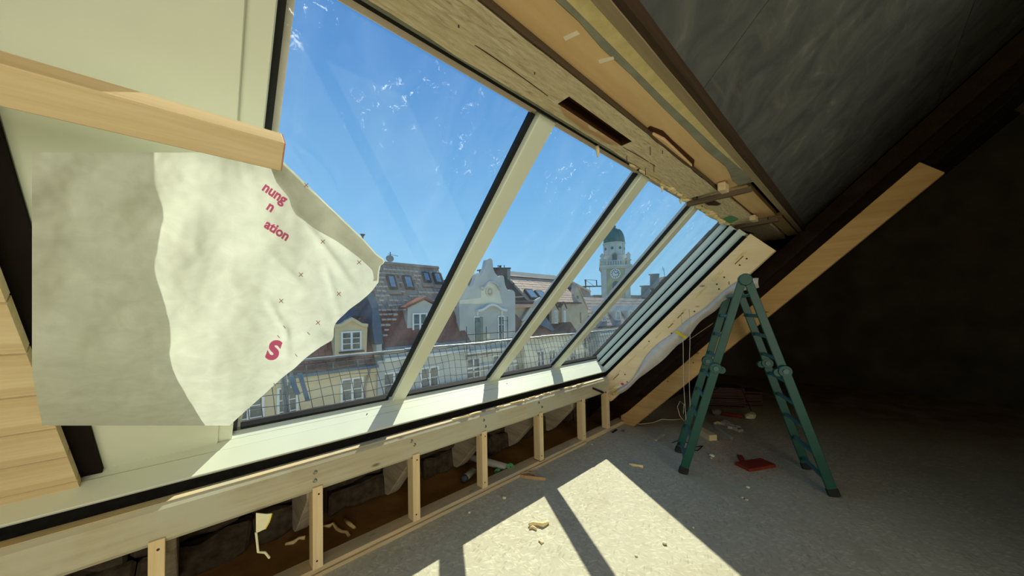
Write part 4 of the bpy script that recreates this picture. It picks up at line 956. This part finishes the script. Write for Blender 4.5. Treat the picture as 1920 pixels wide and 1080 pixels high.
MB().prism([pR+V((.25, -.15, -.08)), pT+V((0, -.15, .02)), pT+V((0, 2.7, .02)), pR+V((.25, 2.7, -.08))], (0, 0, .12)).build('dormer_roof', 'tile', dB)
MB().box(pL.x-.35, pL.x-.2, Yd-.15, Yd+2.4, pL.z-.16, pL.z-.06).build('dormer_gutter', 'tile_grey', dB)
p0, p1 = atY(772.5, 587, Yd), atY(801, 628, Yd); window(hB, p0.x, p1.x, p1.z, p0.z, Yd, 2, 2, .09)
p0 = atY(787, 690, YA)
for dx in (0, -2.2): window(hB, p0.x+dx, p0.x+dx+1.25, p0.z-1.9, p0.z, YA, 2, 3, .09, 'trimw')
MB().box(7.36, 12.9, YA-.18, YA-.002, -1.0, -.8).build('cornice', 'trimw', hB); MB().box(7.36, 12.9, YA-.22, YA-.002, -2.9, -2.75).build('string_course', 'trimw', hB)
ds = atY(731, 484.5, YA+3.9)
dh = thing('satellite_dish', 'grey satellite dish with aerial on the ridge of the tiled roof', 'dish', ds+V((0, 0, -.5)))
MB().lathe(ds, [(.02, .06), (.15, .04), (.25, 0), (.26, -.02)], 16, (-.3, -.9, .3)).build('dish_bowl', 'greyplastic', dh, smooth=True); MB().tube([ds+V((.05, .05, -1.2)), ds+V((.05, .05, .45))], .03, 6).build('mast', 'slate', dh); MB().tube([ds+V((-.1, .05, .3)), ds+V((.6, .05, .22))], .015, 5).build('aerial', 'slate', dh)

# ------------------------------------------------------------------ house C: white baroque gable
YC = 18.35
hC = thing('gabled_house', 'pale grey house with a curved baroque gable, round relief and tall pinnacle', 'building', (15, YC, -15))
g_ = [(863.5, 660), (860.5, 562), (867, 547), (874, 539), (875, 534.5), (877.5, 534), (879.5, 541.5), (883, 539), (887.5, 532), (891, 523), (892, 514.5), (895.5, 511.5), (899, 514), (901, 516.5), (905, 511), (909, 503), (911, 494), (913, 487), (917, 484.8), (920.7, 484.8), (923.5, 488.5), (924.4, 501), (926, 507), (929, 513), (935, 519.5), (938, 517), (942, 516.3), (944.5, 518.5), (945.5, 524), (946.7, 532), (949, 539), (953, 544.5), (957.5, 543.2), (961.5, 544), (965, 547.5), (966, 553), (966.4, 660)]
gp = PY(g_, YC); zl = min(p.z for p in gp)
MB().prism(gp, (0, .38, 0)).build('gable', 'greywall', hC)
MB().box(gp[0].x, gp[-1].x, YC+.001, YC+8, -15, zl+.1).build('facade', 'greywall', hC)
MB().box(gp[0].x+.05, gp[-1].x-.05, YC+.4, YC+8, zl, 1.9).build('gable_house_body', 'greywall', hC)
# the roof behind the gable: ridge at right angles to the street
ap = atY(917, 503, YC); 
MB().prism([(gp[0].x+.1, YC+.4, 1.7), (gp[-1].x-.1, YC+.4, 1.7), (ap.x, YC+.4, ap.z-.35)], (0, 7, 0)).build('roof', 'tile_dark', hC)
cp = [(902, 541), (907, 541), (910, 532), (917, 527.5), (926, 528), (932, 534), (935, 541), (941, 541), (943, 569), (861, 569), (861, 564), (902, 560)]
cp = [(862, 570), (862, 563), (902, 558), (902, 545), (907, 545), (908, 541), (911, 534), (917, 530.5), (924, 531), (930, 536), (933.5, 541.5), (936, 546), (942.5, 569)]
MB().prism(PY(cp, YC-.03), (0, .028, 0)).build('cream_field', 'cream', hC)
def ribbon(pts, Y, wd, dep, name, mat, par):
    ps = PY(pts, Y); b = MB()
    for p, q in zip(ps, ps[1:]): b.hexa(p, q, q-EZ*wd, p-EZ*wd, (0, -dep, 0))
    return b.build(name, mat, par)
arc = [(899, 538.5), (906, 538.5), (909, 532.5), (913, 528.5), (917.5, 527), (923, 527.5), (928, 531), (932, 536), (934, 539.5), (939, 539.5)]
ribbon(arc, YC-.002, .14, .2, 'arch_moulding', 'greywall', hC)
c_ = atY(917.5, 547, YC-.03); ml = MB().lathe(c_, [(.36, 0), (.36, .06), (.29, .09), (.25, .05), (0, .05)], 24, (0, -1, 0)).build('roundel', 'stone', hC, smooth=False)
for i in range(10):
    a = i*.628; MB().blob(c_+V((.17*math.cos(a), -.07, .20*math.sin(a))), .055, .05, .06, i, .4, 1).build('wreath_leaf', 'stone_y', ml)
MB().blob(c_+V((0, -.06, 0)), .12, .06, .15, 5, .3, 2).build('relief', 'stone', ml)
arc2 = [(893, 580.5), (899, 579.5), (904, 577.5), (909, 573.5), (914, 570.5), (920, 569.5), (926, 570.5), (931, 573.5), (936, 577.5), (941, 579.5), (947, 580)]
ribbon(arc2, YC-.002, .16, .26, 'curved_cornice', 'trimw', hC)
for xa in (896, 941.5): MB().prism(PY([(xa-1.3, 592), (xa+1.3, 592), (xa+1.3, 582), (xa-1.3, 582)], YC-.08), (0, .078, 0)).build('console', 'trimw', hC)
p0, p1 = atY(887.5, 593, YC), atY(906, 642, YC)
dr = MB().box(p0.x, p1.x, YC-.05, YC-.003, p1.z, p0.z).build('balcony_door', 'trimw', hC)
MB().box(p0.x+.07, p0.x+.48, YC-.075, YC-.051, p1.z, p0.z-.1).build('dark_opening', 'dpane', dr); MB().box(p0.x+.10, p0.x+.5, YC-.10, YC-.078, p1.z, p0.z-.42).build('door_panel', plain('grey_green_door', (120, 134, 128)), dr); MB().box(p0.x+.52, p1.x-.05, YC-.1, YC-.051, p1.z, p0.z-.05).build('open_leaf', plain('sage_shutter', (128, 142, 128)), dr)
p0, p1 = atY(932.5, 592, YC), atY(946, 640, YC); window(hC, p0.x, p1.x, p1.z, p0.z, YC, 2, 3, .09)
for yy in (696, 704): MB().box(gp[0].x, gp[-1].x, YC-.2, YC-.002, atY(850, yy, YC).z, atY(850, yy-3, YC).z).build('string_course', 'trimw', hC)
MB().box(gp[0].x, gp[-1].x, YC-.4, YC-.002, atY(900, 655, YC).z-.2, atY(900, 655, YC).z).build('cornice', 'trimw', hC)
for xx in (13.0, 15.3): window(hC, xx, xx+1.2, -3.5, -1.5, YC, 2, 3, .09)
# scaffold rails in front of the gabled house
sf = thing('scaffold_rail', 'thin scaffold rails standing in front of the gabled house', 'scaffold', (15.5, 17.4, -1.2))
for ya in (628, 641): MB().tube([atY(874, ya, 17.4), (19.2, 17.4, atY(874, ya, 17.4).z)], .025, 6).build('rail', 'net', sf)
for xa in (875, 912, 940, 952): p = atY(xa, 612, 17.4); MB().tube([(p.x, 17.42, -1.4), (p.x, 17.42, p.z+(.7 if xa > 935 else 0))], .025, 6).build('post', 'net', sf)
MB().tube([atY(941, 601, 17.4), atY(953, 601, 17.4)], .02, 6).build('rail', 'net', sf); MB().prism(PY([(912, 634), (918, 634), (918, 624), (912, 624)], 17.4), (0, .3, 0)).build('bracket_box', 'cream', sf)

# dark chimney and slate roof right of the gable
ch = thing('dark_chimney', 'dark metal-clad chimney block behind the baroque gable', 'chimney', atY(940, 530, 19.6))
MB().prism(PY([(922, 503.5), (951, 503.5), (951, 535), (922, 535)], 19.6), (0, 1.6, 0)).build('stack', 'slate', ch); MB().prism(PY([(951.2, 503), (957, 504), (957, 525), (951.2, 527)], 19.58), (0, 1.6, 0)).build('flashing', 'zinc', ch)
MB().prism(PY([(921, 501.5), (958, 501.5), (958, 504), (921, 504)], 19.5), (0, 1.8, 0)).build('cap', 'slate', ch)
for xa in (934, 945.5): p = atY(xa, 502, 20.2); MB().tube([p, p+EZ*.22], .035, 6).build('flue', 'slate', ch)
p = atY(938, 502, 20.2); MB().lathe(p, [(.09, 0), (.09, .14), (.12, .15), (.12, .18)], 10).build('flue_pot', 'slate', ch)
sl_ = thing('slate_roof', 'dark slate roof sloping down between baroque gable and pale tiled roof', 'roof', atY(970, 565, 19.3))
MB().prism(PY([(944, 523), (957, 525), (991, 562.5), (940, 564)], 19.3), (0, .5, 0)).build('roof_face', 'slate', sl_)
MB().prism(PY([(954.5, 525), (958, 525), (993.5, 563), (988, 563)], 19.22), (0, .07, 0)).build('verge_flashing', 'zinc', sl_)
MB().prism(PY([(964, 556), (983, 555), (984.5, 557), (964, 558)], 19.25), (0, .04, 0)).build('snow_rail', 'tile_pink', sl_)
p = atY(963, 536, 19.2); MB().tube([p+EZ*-.3, p+EZ*.25], .05, 8).build('vent_pipe', 'slate', sl_)

# ------------------------------------------------------------------ house D: pale pink tiled roof
YD = 19.4
hD = thing('pink_roof_house', 'tan house with a sunlit pale pink tile roof right of the gable', 'building', (21, YD, -15))
xd0, xd1 = atY(966, 570, YD).x-.6, 27.5; zE = atY(985, 566, YD).z
MB().box(xd0, xd1, YD, YD+8, -15, zE-.15).build('facade', 'tan', hD)
MB().box(xd0, xd1, YD-.35, YD+.1, zE-.14, zE).build('gutter', 'tile_dark', hD)
rD = Roof(YD-.1, zE, 45); tD = rD.t(980, 521)
rD.box(xd0, xd1, 0, tD, -.3, 0, 'roof', 'tile_pink', hD)
tiles(rD, hD, xd0+.05, xd1, .05, tD, 'tile_pink', seed=12, lift=.02, skip=lambda x, t: False)
rD.box(xd0, xd1, tD, tD+.12, 0, .12, 'ledge', 'tile_dark', hD)
rD2 = Roof(rD.P(0, tD).y, rD.P(0, tD).z+.1, 36); tD2 = rD2.t(980, 511)
rD2.box(xd0, xd1, 0, tD2, -.2, .02, 'upper_roof', 'lead', hD)
for (a, b_, c, d) in ((981, 545, 993, 562), (1000, 547, 1012, 562)):
    P0 = rD.at(a, b_); P1 = rD.at(c, d); skylight(rD, hD, P0.x, P0.x+1.0, rD.t(c, d), rD.t(a, b_), .2)
MB().prism(PY([(966, 570), (1010, 570), (1003, 576), (966, 577)], YD-.5), (0, .5, 0)).build('lower_roof', 'tile_pink', hD)
MB().prism(PY([(966, 588), (980, 603), (966, 625)], YD-.3), (0, .25, 0)).build('side_roof', 'tile_dark', hD)
MB().prism(PY([(1004, 563), (1014, 557), (1014, 600), (978, 601)], YD-.4), (0, .2, 0)).build('party_parapet', 'greywall', hD)

# ------------------------------------------------------------------ house E: two narrow dormers, and gable F
YE = 19.6
hE = thing('twin_dormer_house', 'house with dark roof and two narrow tan dormers, seen between the second and third bars', 'building', (23, YE, -15))
e0, e1 = atY(1002, 632, YE-1).x, atY(1078, 620, YE-1).x
MB().box(e0-1.2, e1+.4, YE-1, YE+8, -15, -.55).build('facade', 'cream', hE)
MB().box(e0-1.2, e1+.4, YE-1.3, YE-.9, -.56, -.42).build('gutter', 'slate', hE)
rE = Roof(YE-1, -.42, 50)
rE.box(e0-1.2, e1+.4, 0, 2.4, -.25, 0, 'lower_roof', 'tile_dark', hE)
tiles(rE, hE, e0-1.2, atY(1040, 620, YE-1).x, .05, 1.6, 'tile', seed=31, lift=.03)
rE2 = Roof(YE+.6, .9, 58); tE = rE2.t(1075, 534)
rE2.box(e0-1.2, e1+.4, 0, tE, -.25, 0, 'upper_roof', 'tile_dark', hE)
MB().prism(PY([(1008, 606), (1022, 592), (1040, 618), (1036, 621)], YE-.9), (0, .2, 0)).build('valley_flashing', 'blue', hE)
MB().prism(PY([(1012, 612), (1024, 592), (1034, 580), (1036, 606)], YE-.2), (0, .6, 0)).build('tan_gable', 'tan', hE)
for q, wq, nm in (([(1034.5, 607), (1034.5, 580), (1042, 569.5), (1047, 581), (1047, 607)], (1038, 582.5, 1044, 606), 'a'), ([(1053.5, 604), (1053.5, 576), (1058.5, 567), (1062.3, 578), (1062.3, 604)], (1055.8, 582.5, 1060, 604), 'b')):
    d_ = MB().prism(PY(q, YE-.5), (0, 1.6, 0)).build('dormer', 'tan', hE)
    a = PY([q[1], q[2], q[3]], YE-.6); 
    MB().prism([a[0]+V((-.12, 0, -.05)), a[1], a[1]+V((0, 1.8, 0)), a[0]+V((-.12, 1.8, -.05))], (0, 0, .08)).build('dormer_roof', 'slate', d_); MB().prism([a[2]+V((.1, 0, -.05)), a[1], a[1]+V((0, 1.8, 0)), a[2]+V((.1, 1.8, -.05))], (0, 0, .08)).build('dormer_roof', 'slate', d_)
    p0, p1 = atY(wq[0], wq[1], YE-.5), atY(wq[2], wq[3], YE-.5); window(hE, p0.x, p1.x, p1.z, p0.z, YE-.5, 2, 2, .06)
p0 = atY(1006, 668, YE-1)
for i in range(4): window(hE, p0.x+1.5*i, p0.x+1.5*i+.9, -3.4, -1.7, YE-1, 2, 2, .08)
for pp_ in ((1052, 557, 1070, 558), (1044, 566, 1058, 566)): MB().tube([atY(pp_[0], pp_[1], YE+.3), atY(pp_[2], pp_[3], YE+.3)], .04, 5).build('snow_rail', 'zinc', hE)
YF = 20.2
hF = thing('pointed_gable_house', 'weathered house with a pointed grey gable below the church tower', 'building', (27, YF, -15))
gf = PY([(1072.5, 614), (1071, 569), (1083, 536), (1094, 565.5), (1102, 579), (1104, 640), (1072.5, 640)], YF); MB().prism(gf, (0, .4, 0)).build('gable', 'tan', hF)
MB().box(gf[0].x, gf[4].x, YF+.02, YF+8, -15, min(p.z for p in gf)+.1).build('facade', 'cream', hF)
MB().prism([gf[1]+V((.1, .4, 0)), gf[2]+V((0, .4, -.1)), gf[4]+V((-.1, .4, 0))], (0, 7, 0)).build('roof', 'slate', hF)
for (a, b_, c, d) in ((1072, 571, 1083, 534.5), (1083, 534.5, 1103, 580)):
    p, q = atY(a, b_, YF-.1), atY(c, d, YF-.1); MB().hexa(p, q, q+EZ*.15, p+EZ*.15, (0, .6, 0)).build('coping', 'tan', hF)
p = atY(1083, 557, YF); MB().lathe(p, [(.17, 0), (.17, .03), (.0, .03)], 12, (0, -1, 0)).build('round_vent', 'dpane', hF)
for a in (1079.5, 1087.5): p0, p1 = atY(a, 586, YF), atY(a+2, 606, YF); MB().box(p0.x, p1.x, YF-.04, YF-.002, p1.z, p0.z).build('slit_window', 'dpane', hF)
# grey house behind
YG = 24
hG = thing('grey_roof_house', 'grey-roofed house behind the pointed gable', 'building', atY(1095, 560, YG+2))
MB().prism(PY([(1068, 545), (1073, 527), (1106, 544), (1108, 556), (1111, 575), (1068, 575)], YG), (0, 6, 0)).build('end_wall', 'tile_grey', hG)
MB().prism(PY([(1071, 526), (1108, 545), (1108, 548), (1071, 530)], YG-.2), (0, 6.4, 0)).build('roof_edge', 'tan', hG)
# long house at the right end
YH = 19.0
hH = thing('long_street_house', 'long grey house row running away to the right, seen through the last pane', 'building', (60, YH, -15))
h0 = max(p.x for p in gf)+.05
MB().box(h0, 120, YH, YH+9, -15, -.3).build('facade', 'greywall', hH); MB().box(h0, 120, YH-.4, YH+.1, -.3, -.1).build('gutter', 'slate', hH)
rH = Roof(YH, -.1, 45); rH.box(h0, 120, 0, 4.6, -.3, 0, 'roof', 'tile_grey', hH)
tiles(rH, hH, h0, 60, .05, 4.5, 'tile_grey', seed=41, lift=.03, cw=.5, ch=.5)
for i in range(8):
    x = h0+1.2+3.1*i; d_ = MB().prism([(x, YH+.5, .1), (x+1.3, YH+.5, .1), (x+1.3, YH+.5, 1.5), (x+.65, YH+.5, 2.1), (x, YH+.5, 1.5)], (0, 2, 0)).build('dormer', 'greywall', hH)
    window(hH, x+.3, x+1.0, .4, 1.5, YH+.5, 2, 2, .07); window(hH, x, x+1.1, -3.2, -1.4, YH, 2, 3, .08)
for yy in (-1.0, -3.6): MB().box(h0, 120, YH-.2, YH-.002, yy, yy+.16).build('string_course', 'trimw', hH)
YK = 24.0
hK = thing('chimney_wall', 'stepped party wall with two pale chimneys beside the window jamb', 'wall', atY(1230, 560, YK))
MB().prism(PY([(1200, 575), (1206, 562), (1222, 545), (1236, 530), (1246, 519), (1256, 517.5), (1275, 520), (1300, 575)], YK), (0, .8, 0)).build('wall_body', 'slate', hK)
for a, b_, c in ((1227.5, 1236, 513), (1211, 1219, 535)):
    MB().prism(PY([(a, 560), (b_, 560), (b_, c), (a, c)], YK-.1), (0, .8, 0)).build('chimney', 'lead', hK); MB().prism(PY([(a-.6, c+2), (b_+.6, c+2), (b_+.6, c), (a-.6, c)], YK-.2), (0, 1, 0)).build('chimney_cap', 'lead', hK)
p = atY(1246, 519, YK+.3); at_ = MB().tube([p, atY(1244.8, 503, YK+.3)], .04, 5).build('aerial', 'slate', hK); p = atY(1243, 505, YK+.3); MB().tube([p+V((-.5, 0, -.1)), p+V((.5, 0, .3))], .025, 5).build('aerial_arm', 'slate', at_); MB().tube([p+V((-.1, 0, .5)), p+V((.1, 0, -.3))], .025, 5).build('aerial_arm', 'slate', at_)

# ------------------------------------------------------------------ church tower
TD = 130; TN = fw
def TP(x, y): return hit(x, y, TN, CAM.dot(TN)+TD)
ctr = TP(1153.5, 540); ctr.z = 0; pxm = F/TD
vx = rt.copy(); vx.z = 0; vx.normalize(); vy = V((-vx.y, vx.x, 0))
ca, sa = math.cos(R_(-14)), math.sin(R_(-14)); tx = vx*ca+vy*sa; ty = V((-tx.y, tx.x, 0))
tw = thing('church_tower', 'pale church tower with clock and green copper dome', 'tower', (ctr.x, ctr.y, -15))
def zt(y): return TP(1153, y).z
def tbox(hw, y0, y1, name, mat, off=(0, 0), hd=None, par=None):
    hd = hd or hw; c = ctr+tx*off[0]+ty*off[1]; z0, z1 = (zt(y0) if y0 else -15), zt(y1)
    q = [c+tx*a*hw+ty*b_*hd for a, b_ in ((-1, -1), (1, -1), (1, 1), (-1, 1))]
    q = [V((p.x, p.y, z0)) for p in q]; return MB().prism(q, (0, 0, z1-z0)).build(name, mat, par or tw)
HW = 5.0
tbox(HW, None, 506, 'shaft', 'stone_y'); tbox(HW+.55, 506, 503.5, 'lower_cornice', 'stone'); tbox(HW+.9, 503.5, 500, 'balcony_slab', 'stone')
for a in (-1, 1):
    for b_ in (-1, 1): tbox(.75, None, 506, 'corner_pilaster', 'stone', (a*(HW-.6), b_*(HW-.6)), None) if 0 else tbox(.9, 560, 506, 'corner_pilaster', 'stone', (a*(HW-.75), b_*(HW-.75)))
for i in range(12):     # balustrade
    for s in (-1, 1):
        o_ = -HW+.9*i+.2
        tbox(.14, 500, 492.5, 'baluster', 'stone', (o_, s*(HW+.5)))
tbox(HW+.7, 492.7, 491.3, 'balustrade_rail', 'stone', (0, -(HW+.5)), .2); tbox(.2, 492.7, 491.3, 'balustrade_rail', 'stone', (-(HW+.5), 0), HW+.5); tbox(.2, 492.7, 491.3, 'balustrade_rail', 'stone', (HW+.5, 0), HW+.5)
for a in (-1, 1):
    for b_ in (-1, 1): tbox(.62, 500, 483, 'corner_pier', 'stone', (a*(HW-.25), b_*(HW-.25))); tbox(.5, 500, 488, 'scroll_pier', 'stone', (a*(HW-1.1), b_*(HW-1.1)))
for a, b_ in ((-1, -1), (1, -1), (1, 1), (-1, 1)):
    c = ctr+tx*a*(HW-.25)+ty*b_*(HW-.25); MB().lathe((c.x, c.y, zt(483)), [(.95, 0), (.95, .25), (.6, .6), (.5, .8), (.15, 1.2)], 12).build('pier_cap', 'stone', tw)
dr_ = MB().lathe((ctr.x, ctr.y, zt(500)), [(4.15, 0), (4.15, zt(481)-zt(500)), (4.35, zt(480)-zt(500)), (3.85, zt(479)-zt(500)), (3.85, zt(459)-zt(500)), (4.3, zt(458)-zt(500)), (4.35, zt(456.5)-zt(500))], 32).build('drum', 'stone', tw)
prof_d = [(3.95*math.cos(a)**.62 if a < 1.55 else .35, zt(457)-zt(457)+(zt(429)-zt(457))*math.sin(a)) for a in [i*math.pi/2/14 for i in range(14)]] + [(.5, zt(429)-zt(457))]
dm = MB().lathe((ctr.x, ctr.y, zt(456.6)), prof_d, 32).build('copper_dome', 'copper', tw, smooth=True)
for k in range(12):
    a = 2*math.pi*k/12; MB().tube([V((ctr.x, ctr.y, zt(456.6)))+V((math.cos(a)*r*1.005, math.sin(a)*r*1.005, h)) for r, h in prof_d], .11, 5).build('dome_rib', 'copper', dm)
MB().lathe((ctr.x, ctr.y, zt(429.5)), [(.75, 0), (.75, .9), (.95, 1.0), (.5, 1.7), (.15, 2.1), (.08, 3.8)], 12).build('lantern', 'copper', tw)
fc = lambda x, y, off: ctr-ty*(HW+off)+tx*((x-1148)/pxm)+EZ*zt(y)
c = fc(1147.5, 515.5, .02); ck = MB().lathe(c, [(1.9, 0), (1.9, .15), (1.6, .2), (0, .2)], 32, -ty).build('clock_face', 'clock', tw)
for k in range(12):
    a = k*math.pi/6; p = c-ty*.22+tx*1.25*math.cos(a)+EZ*1.25*math.sin(a); r_ = tx*math.cos(a)+EZ*math.sin(a); MB().bar(p-r_*.26, p+r_*.26, ty, r_.cross(ty), .04, .30).build('hour_mark', 'net', ck)
for a, L in ((math.pi/2+.5, .8), (.3, 1.1)):
    r_ = tx*math.cos(a)+EZ*math.sin(a); MB().bar(c-ty*.26, c-ty*.26+r_*L, ty, r_.cross(ty), .04, .24).build('clock_hand', 'net', ck)
def arch(cx, y0, y1, hw, off, name, mat, rad=None):
    c = (ctr-ty*rad+tx*cx) if rad else None
    z0, z1 = zt(y0), zt(y1); pts = [c+tx*-hw+EZ*z0, c+tx*hw+EZ*z0]+[c+tx*hw*math.cos(a)+EZ*(z1-hw+hw*math.sin(a)) for a in [i*math.pi/8 for i in range(9)]]
    return MB().prism(pts, -ty*off).build(name, mat, tw)
arch(-.15, 492, 476, 1.0, .1, 'arch_surround', 'stone_y', 4.12); arch(-.15, 492, 478, .75, .16, 'arched_opening', 'dpane', 4.12)
arch(0, 546, 527, 1.6, .1, 'arched_panel', 'stone_y', HW); arch(0, 546, 529, 1.25, .14, 'sound_opening', 'dpane', HW)
for k in range(8):
    a = k*math.pi/4-.25; d3 = -ty*math.cos(a)+tx*math.sin(a); p = V((ctr.x, ctr.y, zt(467.5)))+d3*3.86; MB().lathe(p, [(.55, 0), (.55, .1), (.4, .12), (0, .06)], 12, d3).build('round_window', 'dpane', tw)
    p = V((ctr.x, ctr.y, zt(459)))+(-ty*math.cos(a+.39)+tx*math.sin(a+.39))*3.95; MB().tube([p, V((p.x, p.y, zt(479)))], .22, 6).build('drum_pilaster', 'stone', tw)
# nave roof at the tower foot
tag(MB().prism([TP(1113, 553), TP(1110, 575), TP(1215, 575), TP(1210, 553.5)], (8, 8, 0)).build('distant_roofs', 'tile_grey'), 'grey distant roof line at the foot of the church tower', 'building')
# crane
cr_ = thing('tower_crane', 'thin distant tower crane left of the church tower', 'crane', hit(1100, 560, TN, CAM.dot(TN)+180))
def KP(x, y): return hit(x, y, TN, CAM.dot(TN)+180)
for a, b_, r in (((1098, 560), (1098, 524), .35), ((1096.5, 524), (1098, 540), .15), ((1097, 524.5), (1119, 525.5), .12), ((1118.5, 525), (1119, 537), .3), ((1097, 524.5), (1115, 537), .1), ((1105, 537), (1105.5, 546), .12)):
    MB().tube([KP(*a), KP(*b_)], r, 5).build('crane_member', 'slate', cr_)
MB().tube([KP(1092, 537.5), KP(1130, 536.5)], .35, 5).build('jib', 'slate', cr_)
